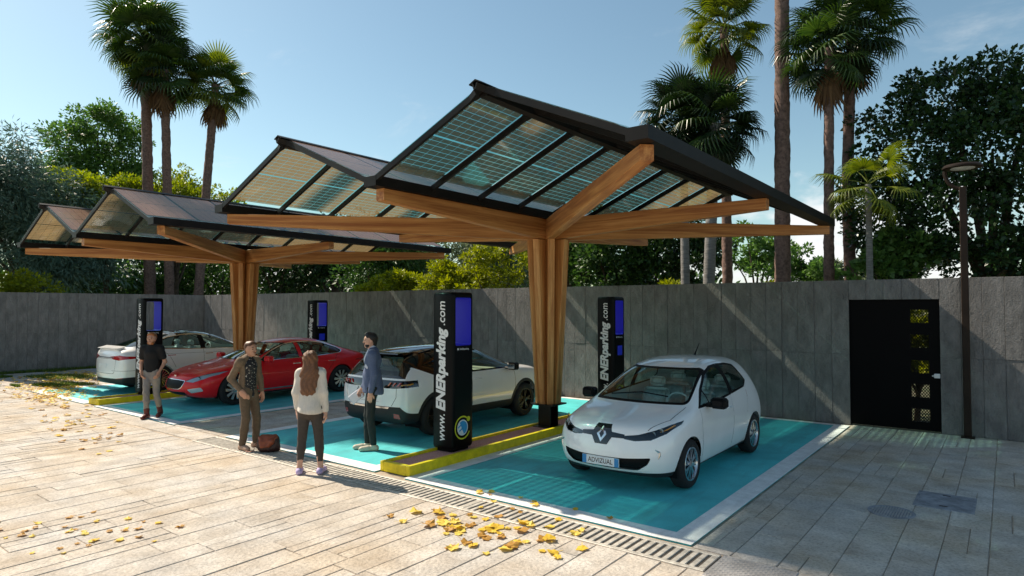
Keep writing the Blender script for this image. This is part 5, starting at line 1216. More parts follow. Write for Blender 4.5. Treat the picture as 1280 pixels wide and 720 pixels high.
tee = SDF(); tee.cone((.0, 0, 1.34 * s), (.0, 0, .92 * s), .126, .126, .05, ((1, 0, 0), .80)).cone((0, 0, 1.49 * s), (.005, 0, 1.36 * s), .064, .12, .05); tee.cut((0, 0, .84 * s), (0, 0, -1))
hc = (.035, 0, 1.63 * s); hr = SDF(); hr.cone((hc[0] - .025, 0, hc[2] + .045), (hc[0] + .02, 0, hc[2] + .058), .086, .076, .03).cone((hc[0] - .06, 0, hc[2] + .02), (hc[0] - .06, 0, hc[2] - .04), .055, .045, .03); hr.cut((hc[0] + .05, 0, hc[2] + .045), (.8, 0, -.6))
sl, sr = SDF(), SDF(); shoe(sl, J['anl'], J['toel'], 1.03); shoe(sr, J['anr'], J['toer'], 1.03); sl.cut((0, 0, .004), (0, 0, -1)); sr.cut((0, 0, .004), (0, 0, -1))
C_tanshoe = mat('tan_shoe', (.42, .27, .19), .6)
person('man in a tan suit and black floral shirt with one hand in his pocket', (-9.66, 5.66, .002), R(14), J,
    [('jacket', jk, C_tan, .008, folds(.004, 30, 18)), ('sleeves', sv, C_tan, .008, folds(.004, 30, 18)), ('shirt', tee, C_floral, .009, folds(.002)), ('trousers', legs(J, .090, .064, .054, .02, pel=.128), C_tan2, .009, folds(.0035, 34, 12, 1)), ('hair', hr, C_brnhair, .006, None), ('shoe', sl, C_tanshoe, .006, None), ('shoe', sr, C_tanshoe, .006, None)],
    M_['skin2'], hc, (1, -.1, -.08), handk=(.5, .9), hdir=dict(l=(.15, 0, -1), r=(.55, .35, -.75)))
# --- man in the blue blazer with a tablet
J, s = base(1.84, ell=(-.03, .24, 1.14), wrl=(.02, .255, .88), elr=(.02, -.23, 1.14), wrr=(.14, -.16, .90), knl=(.02, .085, .50), anl=(-.03, .09, .09), toel=(.16, .10, .03), knr=(.06, -.08, .50), anr=(.06, -.06, .09), toer=(.25, -.06, .03))
jk = SDF(); jk.cone((-.01, 0, 1.33 * s), (0, 0, 1.12 * s), .162, .148, .05, ((1, 0, 0), .74)).cone((0, 0, 1.12 * s), (-.02, 0, .88 * s), .150, .172, .05, ((1, 0, 0), .98)).cone((-.02, 0, 1.46 * s), (-.01, 0, 1.36 * s), .075, .14, .05)
for sd in 'lr': jk.cone(J['sh' + sd], J['el' + sd], .070, .058, .05).cone(J['el' + sd], Vector(J['wr' + sd]).lerp(Vector(J['el' + sd]), .10), .058, .043, .03).cone((-.015, 0, 1.46 * s), J['sh' + sd], .07, .072, .06)
jk.cut((0, 0, .845 * s), (0.15, 0, -1)); jk.cut((.115, 0, 1.3 * s), (1, -.25, .35))
tee = SDF(); tee.cone((.0, 0, 1.34 * s), (.01, 0, .95 * s), .148, .146, .05, ((1, 0, 0), .76)).cone((0, 0, 1.52 * s), (.005, 0, 1.36 * s), .062, .12, .05); tee.cut((0, 0, .92 * s), (0, 0, -1))
for sd in 'lr': tee.cone(Vector(J['wr' + sd]).lerp(Vector(J['el' + sd]), .12), Vector(J['wr' + sd]).lerp(Vector(J['el' + sd]), .03), .037, .036, .01)
hc = (.03, 0, 1.635 * s); hr = SDF(); hr.cone((hc[0] - .025, 0, hc[2] + .045), (hc[0] + .022, 0, hc[2] + .062), .090, .080, .03).cone((hc[0] - .06, 0, hc[2] + .02), (hc[0] - .06, 0, hc[2] - .05), .058, .045, .03); hr.cut((hc[0] + .052, 0, hc[2] + .045), (.8, 0, -.6))
bd = SDF(); bd.cone((hc[0] + .048, -.028, hc[2] - .078), (hc[0] + .048, .028, hc[2] - .078), .031, .031, .02)
for e in (1, -1): bd.cone((hc[0] + .040, e * .03, hc[2] - .072), (hc[0] + .005, e * .058, hc[2] - .02), .031, .018, .02)
bd.cut((hc[0], 0, hc[2] - .052), (.1, 0, 1))
sl, sr = SDF(), SDF(); shoe(sl, J['anl'], J['toel'], 1.05); shoe(sr, J['anr'], J['toer'], 1.05); sl.cut((0, 0, .004), (0, 0, -1)); sr.cut((0, 0, .004), (0, 0, -1))
bl, P = person('bearded man in a blue blazer and dark trousers standing at the open bay', (-8.02, 6.80, .006), R(217.5 + 12), J,
    [('blazer', jk, C_blaz, .008, folds(.003, 28, 16, 2)), ('shirt', tee, C_shirt, .009, None), ('trousers', legs(J, .090, .062, .050, .05), C_dark, .009, folds(.003, 36, 12)), ('hair', hr, C_hairb, .006, None), ('beard', bd, C_hairb, .006, None), ('shoe', sl, C_beige, .006, None), ('shoe', sr, C_beige, .006, None)],
    M_['skin'], hc, (1, .18, -.05), handk=(.55, .9), hdir=dict(l=(.1, 0, -1), r=(.5, .1, -.85)))
a = R(217.5 + 12); wv = Matrix.Rotation(a, 4, 'Z') @ Vector(J['wrr']) + Vector((-8.02, 6.80, .006)); dv = Matrix.Rotation(a, 4, 'Z') @ Vector((.5, .1, -.85))
tb = empty('tablet', wv + dv.normalized() * .075, a, label='pale tablet in the hand of the man in the blue blazer', cat='tablet')
Mx = Matrix.Rotation(R(38), 4, 'Y') @ Matrix.Rotation(R(20), 4, 'X')
MB().cbox(-.02, .20, -.014, .0, -.09, .07, .006, M=Mx).obj('case', C_shirt, tb); MB().cbox(-.01, .19, .0, .003, -.08, .06, .001, M=Mx).obj('screen', M_['platewhite'], tb)
# --- man in the black shirt walking forward, hands in pockets
J, s = base(1.72, shl=(0, .165, 1.43), shr=(0, -.165, 1.43), ell=(-.07, .235, 1.15), elr=(-.07, -.235, 1.15), wrl=(.07, .18, .955), wrr=(.07, -.18, .955), knl=(.02, .11, .50), anl=(-.12, .13, .13), toel=(.05, .15, .04), knr=(.07, -.07, .51), anr=(.08, -.05, .09), toer=(.26, -.06, .03))
tp_ = SDF(); tp_.cone((0, 0, 1.33 * s), (0, 0, 1.10 * s), .148, .134, .05, ((1, 0, 0), .72)).cone((0, 0, 1.10 * s), (0, 0, .98 * s), .134, .138, .05, ((1, 0, 0), .76)).cone((0, 0, 1.49 * s), (0, 0, 1.36 * s), .064, .13, .05)
for sd in 'lr': tp_.cone(J['sh' + sd], Vector(J['sh' + sd]).lerp(Vector(J['el' + sd]), .62), .066, .062, .05).cone((0, 0, 1.46 * s), J['sh' + sd], .064, .066, .06)
tp_.cut((0, 0, .945 * s), (0, 0, -1))
hc = (.02, 0, 1.635 * s); hr = SDF(); hr.cone((hc[0] - .025, 0, hc[2] + .045), (hc[0] + .03, 0, hc[2] + .066), .086, .072, .03).cone((hc[0] - .06, 0, hc[2] + .02), (hc[0] - .06, 0, hc[2] - .04), .055, .042, .03); hr.cut((hc[0] + .055, 0, hc[2] + .05), (.82, 0, -.57))
bd = SDF(); bd.cone((hc[0] + .047, -.028, hc[2] - .080), (hc[0] + .047, .028, hc[2] - .080), .035, .035, .02)
for e in (1, -1): bd.cone((hc[0] + .044, e * .03, hc[2] - .074), (hc[0] + .005, e * .06, hc[2] - .02), .032, .02, .02)
bd.cut((hc[0], 0, hc[2] - .056), (.1, 0, 1))
sl, sr = SDF(), SDF()
for S_, sd in ((sl, 'l'), (sr, 'r')): shoe(S_, J['an' + sd], J['toe' + sd], 1.05); S_.cone(J['an' + sd], Vector(J['an' + sd]).lerp(Vector(J['kn' + sd]), .22), .05, .056, .03); S_.cut((0, 0, .004), (0, 0, -1))
person('bearded man in a black shirt and faded jeans walking with his hands in his pockets', (-13.92, 6.02, .004), R(-52.5 + 6), J,
    [('shirt', tp_, C_black, .009, folds(.003, 26, 15)), ('jeans', legs(J, .088, .060, .050, .10, pel=.125), C_jean, .009, folds(.004, 40, 14, 3)), ('hair', hr, C_ging, .006, None), ('beard', bd, C_ging, .006, None), ('boot', sl, C_boot, .007, None), ('boot', sr, C_boot, .007, None)],
    M_['skin2'], hc, (1, -.05, -.04), handk=(.9, .9), hdir=dict(l=(.35, -.35, -.85), r=(.35, .35, -.85)))
# --- leather bag on the ground by the tan suit
bgl = Vector((-9.17, 5.72, .006)); bg = empty('bag', bgl, R(37), label='rust brown leather bag slumped on the ground by the man in tan', cat='bag')
S = SDF(); S.cone((-.13, 0, .10), (.13, .02, .10), .10, .095, .05).cone((-.14, 0, .2), (.12, .02, .21), .07, .075, .08).ball((.0, .03, .06), (.2, .12, .06), .05); S.cut((0, 0, .0), (0, 0, -1))
V, F = S.mesh(.010, folds(.010, 26, 20)); np_obj('pouch', V, F, C_bagd, bg)
S = SDF(); S.cone((-.13, -.01, .235), (.11, .0, .245), .075, .07, .04, ((0, 0, 1), .7)).cone((-.12, -.09, .17), (.10, -.09, .18), .045, .045, .06).cone((-.10, -.115, .11), (.04, -.115, .12), .03, .03, .05)
V, F = S.mesh(.009, folds(.008, 30, 24, 2)); np_obj('flap', V, F, C_bag, bg)
autosmooth(MB().tube([(-.2, .0, .2), (-.26, -.03, .12), (-.28, -.06, .02), (-.36, -.07, .012), (-.45, -.03, .012), (-.40, .04, .012)], .012, 6, flat=.5).obj('strap', C_bag, bg))

bg.scale = (.78, .78, .92)
# ================================================================ vegetation
def mat_leaf(name, c1, c2, tr=.35, rough=.5):
    m = bpy.data.materials.new(name); m.use_nodes = True; nt = m.node_tree; L = nt.links.new; p = nt.nodes['Principled BSDF']; out = nt.nodes['Material Output']
    ge = N(nt, 'ShaderNodeNewGeometry'); mx = N(nt, 'ShaderNodeMix', data_type='RGBA'); L(ge.outputs['Random Per Island'], mx.inputs['Factor'])
    mx.inputs['A'].default_value = (*c1, 1); mx.inputs['B'].default_value = (*c2, 1); L(mx.outputs['Result'], p.inputs['Base Color']); p.inputs['Roughness'].default_value = rough; p.inputs['Specular IOR Level'].default_value = .35
    t = N(nt, 'ShaderNodeBsdfTranslucent'); hs = N(nt, 'ShaderNodeHueSaturation', i_Saturation=1.15, i_Value=1.25); L(mx.outputs['Result'], hs.inputs['Color']); L(hs.outputs[0], t.inputs[0])
    x = N(nt, 'ShaderNodeMixShader', i_0=tr); L(p.outputs[0], x.inputs[1]); L(t.outputs[0], x.inputs[2]); L(x.outputs[0], out.inputs[0]); return m
LF = dict(blue=mat_leaf('leaf_bluegreen', (.045, .095, .068), (.15, .225, .17), .25), mid=mat_leaf('leaf_green', (.050, .115, .026), (.16, .28, .07)), lime=mat_leaf('leaf_yellowgreen', (.14, .20, .016), (.34, .38, .04), .4),
          dark=mat_leaf('leaf_dark', (.011, .032, .010), (.042, .090, .024), .2, .35), grey=mat_leaf('leaf_greygreen', (.07, .10, .055), (.20, .24, .14), .3), yellow=mat_leaf('leaf_yellow', (.16, .20, .012), (.36, .38, .02), .4),
          hedge=mat_leaf('leaf_hedge', (.022, .060, .014), (.085, .16, .035), .3), palm=mat_leaf('palm_leaf', (.022, .055, .012), (.07, .12, .024), .3, .35), palmy=mat_leaf('palm_leaf_light', (.07, .11, .015), (.18, .21, .03), .4, .4),
          palmd=mat_leaf('palm_leaf_dark', (.008, .020, .008), (.022, .045, .012), .2, .35), dead=mat_leaf('palm_leaf_dead', (.10, .055, .028), (.24, .14, .07), .3, .8))
M_['bark'] = mat('bark', (.085, .060, .042), .9, var=.35, vscale=9, bump=.8, bscale=30); M_['palmbark'] = mat('palm_bark', (.17, .105, .085), .9, var=.4, vscale=12, bump=1, bscale=45); M_['palmgrey'] = mat('palm_bark_grey', (.20, .19, .18), .9, var=.3, vscale=10, bump=.7, bscale=40, stretch=(.5, .5, 4))
def leaf_cloud(clumps, n, ln, wd, droop=0.0, sub=.32, nsub=26, shape='rhomb'):
    """many small leaf faces gathered in tufts round the outside of every clump"""
    vol = np.array([c[3] * c[4] * c[5] for c in clumps]) ** .75; cnt = (n * vol / vol.sum()).astype(int); C = []; O = []
    for (x, y, z, rx, ry, rz), k in zip(clumps, cnt):
        m = max(5, int(nsub * (rx * ry * rz) ** .4)); u = RNG.normal(size=(m, 3)); u /= np.linalg.norm(u, axis=1)[:, None]; u[:, 2] = np.where(u[:, 2] < -.5, -u[:, 2], u[:, 2])
        tc = np.array([x, y, z]) + u * np.array([rx, ry, rz]) * RNG.uniform(.55, 1.08, (m, 1)); tr = RNG.uniform(.6, 1.35, m) * sub * (rx * ry * rz) ** .2
        i = RNG.integers(0, m, k); d = RNG.normal(size=(k, 3)); d /= np.linalg.norm(d, axis=1)[:, None]
        p = tc[i] + d * (RNG.uniform(.25, 1, (k, 1)) ** .6) * tr[i][:, None] * np.array([1, 1, .75]); C.append(p); O.append(d + (p - np.array([x, y, z])) / np.array([rx, ry, rz]) * .6)
    P = np.concatenate(C); D = np.concatenate(O) + RNG.normal(size=P.shape) * .5; D[:, 2] -= droop; D /= np.linalg.norm(D, axis=1)[:, None]
    A = np.cross(D, RNG.normal(size=P.shape)); A /= np.maximum(np.linalg.norm(A, axis=1), 1e-6)[:, None]; s = RNG.uniform(.65, 1.3, (len(P), 1)); l = D * ln * s; a = A * wd * s * .5
    Nn = np.cross(D, A) * wd * .18 * s
    V = np.stack([P, P + l * .45 + a + Nn, P + l, P + l * .45 - a + Nn], 1).reshape(-1, 3); F = np.arange(len(V)).reshape(-1, 4)
    return V, F
def tree(name, label, base, clumps, n, ln, wd, m, trunk_r=.14, droop=0., sub=.32, nsub=26, cat='tree', group=None, bark=None, top=None, limbs=6):
    r = empty(name, base, label=label, cat=cat, group=group); B = Vector(base); cl = [(c[0] - B.x, c[1] - B.y, c[2] - B.z, *c[3:]) for c in clumps]
    V, F = leaf_cloud(cl, n, ln, wd, droop, sub, nsub); np_obj('crown', V, F, m, r, smooth=False)
    zc = np.mean([c[2] for c in cl]); th = top or zc * .75; b = MB()
    fork = Vector((random.uniform(-.1, .1), random.uniform(-.1, .1), th * .6)); b.tube([(0, 0, -.1), (.03, .02, th * .3), fork, (fork.x * 1.2, fork.y, th)], [trunk_r * 1.25, trunk_r, trunk_r * .8, trunk_r * .4], 9)
    for c in sorted(cl, key=lambda c: -c[3] * c[4] * c[5])[:limbs]:
        e = Vector(c[:3]); md = fork.lerp(e, .5) + Vector((0, 0, .12 * (e - fork).length)); b.tube([fork + Vector((0, 0, -.1)), md, e], [trunk_r * .6, trunk_r * .38, trunk_r * .12], 6, cap=False)
    autosmooth(b.obj('trunk', bark or M_['bark'], r), 60); return r
def ball_clumps(cx, cy, cz, rx, ry, rz, n, seed, k=.5):
    rg = np.random.default_rng(seed); out = []
    for i in range(n):
        u = rg.normal(size=3); u /= np.linalg.norm(u); q = rg.uniform(.35, .85); s = rg.uniform(.7, 1.25) * k
        out.append((cx + u[0] * rx * q, cy + u[1] * ry * q, cz + u[2] * rz * q, rx * s, ry * s, rz * s))
    return out
# --- left side, behind the side wall
tree('willow_tree', 'blue-green weeping tree with narrow leaves beyond the side wall', (-34.5, 9.6, 0), ball_clumps(-34.5, 9.4, 5.4, 3.2, 3.0, 3.2, 16, 1, .46) + [(-34.0, 8.2, 7.2, 1.5, 1.5, 1.7), (-34.2, 10.6, 6.6, 1.3, 1.3, 1.8), (-34, 11.6, 4.2, 1.2, 1.3, 1.6)], 42000, .27, .055, LF['blue'], .2, droop=.9, sub=.55, nsub=34)
tree('tall_tree', 'tall deep green tree rising behind the weeping tree', (-41, 14.6, 0), [(-41, 14.6, 12.4, 1.5, 1.5, 1.5), (-41, 15.9, 11.8, 1.2, 1.3, 1.5), (-41, 13.4, 11.0, 1.3, 1.4, 1.5), (-41, 14.9, 10.0, 1.8, 2.2, 1.5), (-41, 12.9, 9.2, 1.3, 1.4, 1.4), (-41, 16.4, 9.4, 1.2, 1.3, 1.4), (-41, 14.4, 7.6, 1.8, 2.6, 1.6), (-41, 16.2, 6.6, 1.3, 1.4, 1.4), (-41, 12.3, 6.6, 1.3, 1.5, 1.3)], 30000, .20, .10, LF['mid'], .25, sub=.42)
tree('round_tree', 'sunlit yellow-green rounded tree behind the left palm trunks', (-35, 13.0, 0), ball_clumps(-35, 12.9, 7.3, 1.8, 2.3, 1.9, 12, 3), 12000, .17, .09, LF['lime'], .14, sub=.34)
tree('round_tree', 'sunlit yellow-green tree right of the left palm trunks', (-35, 16.3, 0), ball_clumps(-35, 16.6, 7.5, 1.8, 2.3, 1.9, 12, 4), 12000, .17, .09, LF['lime'], .14, sub=.34)
for i, (x, y, z, rx, ry, rz) in enumerate(((-30.5, 8.2, 2.7, 1.0, 1.5, 1.0), (-30.8, 5.2, 2.8, 1.0, 1.4, 1.0))):
    tree('lime_shrub', ('bright lime shrub peeping over the side wall below the weeping tree', 'bright lime shrub at the open end of the side wall')[i], (x, y, 0), ball_clumps(x, y, z, rx, ry, rz, 7, 10 + i), 4500, .16, .07, LF['yellow'], .06, sub=.3, cat='shrub')
for i, (x, y, z, r_) in enumerate(((-37.5, 11.8, 3.2, 1.9), (-37.0, 15.6, 3.4, 2.0), (-36.5, 19.5, 3.6, 2.2))):
    tree('dark_tree', ('dark bushy tree low behind the weeping tree', 'dark bushy tree low behind the left palm trunks', 'dark bushy tree behind the wall corner')[i], (x, y, 0), ball_clumps(x, y, z, r_, r_ * 1.2, r_, 9, 20 + i), 6500, .2, .11, LF['hedge'], .16, sub=.4)
# --- behind the back wall
for i, (x, y, z, rx, rz) in enumerate(((-37.5, 24, 4.6, 3.6, 2.9), (-32.0, 24.5, 5.0, 3.4, 3.0), (-26.8, 23, 4.6, 2.8, 2.4))):
    tree('shade_tree', ('broad dark tree behind the left canopy post', 'broad dark tree between the two canopy posts', 'dark tree beside the pale distant trees')[i], (x, y, 0), ball_clumps(x, y, z, rx, 2.4, rz, 11, 30 + i), 9500, .24, .12, LF['dark' if i < 2 else 'hedge'], .2, sub=.45)
for i, (x, y, z, rx, rz) in enumerate(((-36.5, 35, 5.2, 2.6, 2.4), (-31.5, 36, 5.6, 2.6, 2.6), (-27, 35, 5.6, 2.4, 2.4), (-21.0, 26, 4.9, 1.9, 2.2))):
    tree('pale_tree', ('pale grey-green distant tree, farthest along behind the wall', 'pale grey-green distant tree behind the bright shrubs', 'pale grey-green distant tree near the right canopy eave', 'grey-green tree just above the bright shrubs')[i], (x, y, 0), ball_clumps(x, y, z, rx, 2.0, rz, 9, 40 + i), 5500, .28, .11, LF['grey'], .16, sub=.45)
for i, (x, y, z, rx, rz) in enumerate(((-20.6, 17.6, 2.75, 1.1, .75), (-18.6, 17.8, 2.95, 1.2, .85), (-16.7, 17.7, 3.05, 1.2, .95), (-14.6, 17.9, 3.55, 1.4, 1.2))):
    tree('lime_shrub', ('low lime-yellow shrub, farthest from the big post behind the wall', 'lime-yellow shrub, second along behind the wall', 'lime-yellow shrub, third along behind the wall', 'tall lime-yellow shrub next to the big post')[i], (x, y, 0), ball_clumps(x, y, z, rx, .9, rz, 9, 50 + i), 5200, .14, .06, LF['yellow'], .07, sub=.26, cat='shrub')
for i, (x, y, z, rx, rz) in enumerate(((-12.9, 20.2, 3.7, 1.7, 1.8), (-10.6, 19.6, 3.6, 1.7, 1.7), (-8.7, 20.0, 3.6, 1.6, 1.7))):
    tree('hedge_tree', ('dense green tree beside the big post behind the wall', 'dense green tree behind the raised charger by the wall', 'dense dark tree behind the slim grey palm trunks')[i], (x, y, 0), ball_clumps(x, y, z, rx, 1.3, rz, 10, 60 + i), 9000, .15, .085, LF['hedge' if i < 2 else 'dark'], .12, sub=.3)
for i, (x, y, z, rx, rz) in enumerate(((-9.4, 31, 4.6, 1.5, 1.5), (-8.0, 33, 4.2, 1.5, 1.3), (-6.4, 34, 3.7, 1.4, 1.0), (-3.6, 32, 4.0, 1.6, 1.3))):
    tree('pale_tree', ('loose green tree below the right eave beam', 'loose green tree beside the thick palm trunk', 'low pale distant tree under the white cloud', 'pale distant tree left of the great dark tree')[i], (x, y, 0), ball_clumps(x, y, z, rx, 1.2, rz, 9, 70 + i, .42), 3600, .2, .1, LF['mid' if i < 2 else 'grey'], .1, sub=.34)
for i, x in enumerate((-7.4, -5.4, -1.5)):
    tree('lime_shrub', ('low lime shrub behind the wall under the loose green tree', 'low lime shrub at the foot of the thick palm', 'lime shrub seen through the mesh of the black gate')[i], (x, 17.8 if i < 2 else 15.5, 0), ball_clumps(x, 17.8 if i < 2 else 15.5, 2.45 if i < 2 else 1.25, 1.0, .6, .55 if i < 2 else 1.15, 9, 80 + i), 3600 if i < 2 else 7000, .13, .055, LF['yellow'], .05, sub=.24, cat='shrub')
RC = [(-1.0, 19, 7.0, 1.3, 1.2, 1.0), (.5, 19.2, 6.9, 1.4, 1.2, .9), (-1.9, 18.8, 5.9, 1.2, 1.1, 1.1), (-.2, 18.6, 5.9, 1.5, 1.3, 1.2), (1.5, 19, 5.9, 1.5, 1.3, 1.2), (-2.3, 18.4, 4.5, 1.0, 1.0, 1.1), (-1.0, 18.3, 4.4, 1.3, 1.1, 1.2), (.6, 18.4, 4.4, 1.5, 1.2, 1.2), (2.2, 18.8, 4.5, 1.5, 1.3, 1.3),
      (-1.8, 18.2, 3.2, 1.2, 1.0, .9), (0, 18.0, 3.1, 1.3, 1.0, .9), (1.8, 18.2, 3.2, 1.5, 1.1, 1.0), (3.6, 18.9, 4.9, 1.5, 1.3, 1.4), (3.6, 18.6, 3.4, 1.5, 1.2, 1.2), (-2.7, 18.7, 6.9, .45, .5, .45), (-3.0, 18.6, 5.4, .55, .5, .5), (-1.7, 19, 7.75, .5, .5, .35), (-.2, 19.1, 7.9, .6, .5, .4), (1.2, 19, 7.75, .55, .5, .35), (-2.9, 18.3, 3.9, .5, .5, .5), (2.2, 19.2, 7.2, .7, .6, .5)]
tree('great_tree', 'great dark broad-leaved tree towering behind the lamp and gate', (-.2, 19.2, 0), RC, 46000, .12, .085, LF['dark'], .24, sub=.34, nsub=26, limbs=12)
tree('broadleaf_shrub', 'broad-leaved green shrub below the small bright palm behind the wall', (-2.2, 17.4, 0), ball_clumps(-2.2, 17.4, 3.3, .95, .6, .75, 9, 91), 3000, .15, .11, LF['mid'], .08, sub=.3, cat='shrub')
_wc = [(-47 + rg_.uniform(-2, 2), y, 3.1 + rg_.uniform(-.6, .9), 2.4, 2.4, 2.2) for rg_ in [random.Random(3)] for y in range(0, 47, 3)] + [(x, 42 + rg_.uniform(-2, 2), 3.1 + rg_.uniform(-.6, .8), 2.4, 2.4, 2.2) for rg_ in [random.Random(4)] for x in range(-45, -16, 3)]
V, F = leaf_cloud(_wc, 26000, .42, .24, 0, .7); tag(np_obj('woodland', V, F, LF['hedge'], smooth=False), 'dark belt of distant trees beyond the walls', 'woodland', kind='stuff')
# --- fan palms
def frond_mesh(name, seed, pet, fan, nseg=26, spread=250, droop=.35, m=None):
    rg = random.Random(seed); b = MB()
    b.tube([(0, 0, 0), (pet * .5, 0, .02), (pet, 0, -.02)], [.022, .016, .011], 5, cap=False)
    for i in range(nseg):
        a = R(-spread / 2 + spread * i / (nseg - 1)); ln = fan * (.72 + .28 * math.cos(a * .75)) * rg.uniform(.92, 1.05); d = Vector((math.cos(a), math.sin(a), 0)); t = Vector((-d.y, d.x, 0)); w_ = .030 * fan / .9
        o = Vector((pet, 0, -.02)); rows = []
        cup = .12 * math.cos(a)
        for f, ww, dz in ((.0, .25, 0), (.42, 1.0, .05 + cup * .3), (.72, .7, .0), (1.0, .06, -droop * rg.uniform(.7, 1.3))):
            c = o + d * ln * f * (1 if f < .9 else .93) + Vector((0, 0, dz * fan)); rows.append((c + t * w_ * ww, c + Vector((0, 0, w_ * ww * .5)), c - t * w_ * ww))
        v = [p for r_ in rows for p in r_]; f_ = []
        for k in range(3):
            for j in range(2): f_.append((k * 3 + j, k * 3 + j + 1, k * 3 + 4 + j, k * 3 + 3 + j))
        b.add(v, f_)
    o = b.obj(name, m); me = o.data; bpy.data.objects.remove(o); return me
FR = {}
for key, m, dr_, sp in (('a', LF['palm'], .30, 250), ('b', LF['palmy'], .28, 240), ('d', LF['palmd'], .32, 255), ('x', LF['dead'], .12, 46)):
    FR[key] = [frond_mesh('frond', hash(key) % 97 + i if False else ord(key) * 7 + i, .95 if key != 'x' else .45, .95 if key != 'x' else 1.55, 26 if key != 'x' else 9, sp, dr_, m) for i in range(2)]
def palm(label, foot, head_, r0, kinds, size, nf, seed, bark='palmbark', skirt=6, spread=(75, -50), group=None, bend=0):
    rg = random.Random(seed); r = empty('fan_palm', foot, label=label, cat='palm tree', group=group); F_ = Vector(foot); H = Vector(head_) - F_
    nr = 70; ns = 14; v = []; f = []
    for i in range(nr + 1):
        t = i / nr; c = Vector((H.x * t + bend * math.sin(math.pi * t), H.y * t, H.z * t)); rad = r0 * (1.12 - .22 * t + .25 * math.exp(-t * 25))
        for k in range(ns):
            a = 2 * math.pi * (k + .5 * (i % 2)) / ns; q = rad * (1 + (rg.uniform(-.07, .10) if bark == 'palmbark' else rg.uniform(-.012, .012) + (.03 if i % 3 == 0 else 0))); v.append(c + Vector((q * math.cos(a), q * math.sin(a), rg.uniform(-.02, .02) if bark == 'palmbark' else 0)))
    for i in range(nr):
        for k in range(ns): f.append((i * ns + k, i * ns + (k + 1) % ns, (i + 1) * ns + (k + 1) % ns, (i + 1) * ns + k))
    mesh_obj('trunk', v, f, M_[bark], r, True)
    for i in range(nf + skirt):
        dead = i >= nf; t = (i + .5) / nf; az = i * 2.399963 + rg.uniform(-.2, .2)
        el = R(spread[0] + (spread[1] - spread[0]) * t ** .9 + rg.uniform(-9, 9)) if not dead else R(rg.uniform(-88, -76))
        me = FR['x' if dead else rg.choice(kinds)][rg.randrange(2)]; o = link(bpy.data.objects.new('frond', me), r); s = size * rg.uniform(.85, 1.1) * (.9 if dead else 1)
        M = Matrix.Translation(H + Vector((0, 0, -.1 + .15 * (1 - min(t, 1)) - (.25 * rg.random() if dead else 0)))) @ Matrix.Rotation(az, 4, 'Z') @ Matrix.Rotation(-el, 4, 'Y') @ Matrix.Rotation(rg.uniform(-.5, .5), 4, 'X') @ Matrix.Scale(s, 4)
        o.matrix_local = M
    return r
palm('tall fan palm, leftmost of the three behind the side wall', (-33, 14.25, 0), (-33, 13.7, 15.2), .235, 'aab', 1.35, 44, 1, skirt=6, bend=.0)
palm('tall fan palm, middle of the three behind the side wall', (-32, 14.7, 0), (-32, 14.2, 13.7), .20, 'aaad', 1.22, 38, 2, skirt=9)
palm('fan palm with hanging dead fronds, nearest the wall corner of the three', (-31, 15.35, 0), (-31, 16.2, 13.3), .20, 'aabb', 1.12, 38, 3, skirt=12, bend=-.1)
palm('thickest tall palm trunk rising out of sight behind the canopy eave', (-4.63, 17.5, 0), (-4.5, 17.5, 12.6), .185, 'aa', .95, 34, 4, skirt=6)
palm('tall fan palm with a straight slim trunk beside the thick one', (-3.54, 17.5, 0), (-3.42, 17.5, 8.75), .118, 'aad', .80, 36, 5, skirt=8)
palm('tall fan palm with a leaning trunk next to the great dark tree', (-3.02, 18.5, 0), (-3.05, 18.5, 9.5), .14, 'aad', .85, 36, 6, skirt=9, bend=-.18)
palm('tall fan palm rising above the dark clump of palms', (-6.36, 18.5, 0), (-6.40, 18.5, 10.4), .135, 'abb', .80, 34, 7, skirt=10)
palm('short dark palm on the left slim grey trunk', (-7.0, 17.0, 0), (-7.05, 17.0, 7.55), .115, 'd', .76, 44, 8, bark='palmgrey', skirt=0, spread=(80, -65))
palm('short dark palm on the right slim grey trunk', (-6.5, 17.0, 0), (-6.15, 17.0, 7.2), .15, 'dda', .78, 50, 9, bark='palmgrey', skirt=0, spread=(80, -70))
palm('small young fan palm with bright yellow-green leaves before the great dark tree', (-2.45, 16.5, 0), (-2.45, 16.5, 5.05), .07, 'b', .68, 14, 10, bark='palmgrey', skirt=0, spread=(55, -50))
palm('very tall fan palm outside the side wall, shading the right canopy', (-30.5, 6.2, 0), (-29.6, 4.7, 29.5), .25, 'aab', 1.5, 40, 11, skirt=4)
palm('very tall fan palm outside the side wall, beside its taller twin', (-31.2, 7.3, 0), (-31.0, 7.1, 30.5), .25, 'aab', 1.5, 40, 12, skirt=4)
palm('fan palm outside the side wall, shading the left canopy', (-30.5, 6.5, 0), (-30.3, 6.3, 19.3), .23, 'aab', 1.4, 40, 13, skirt=4)
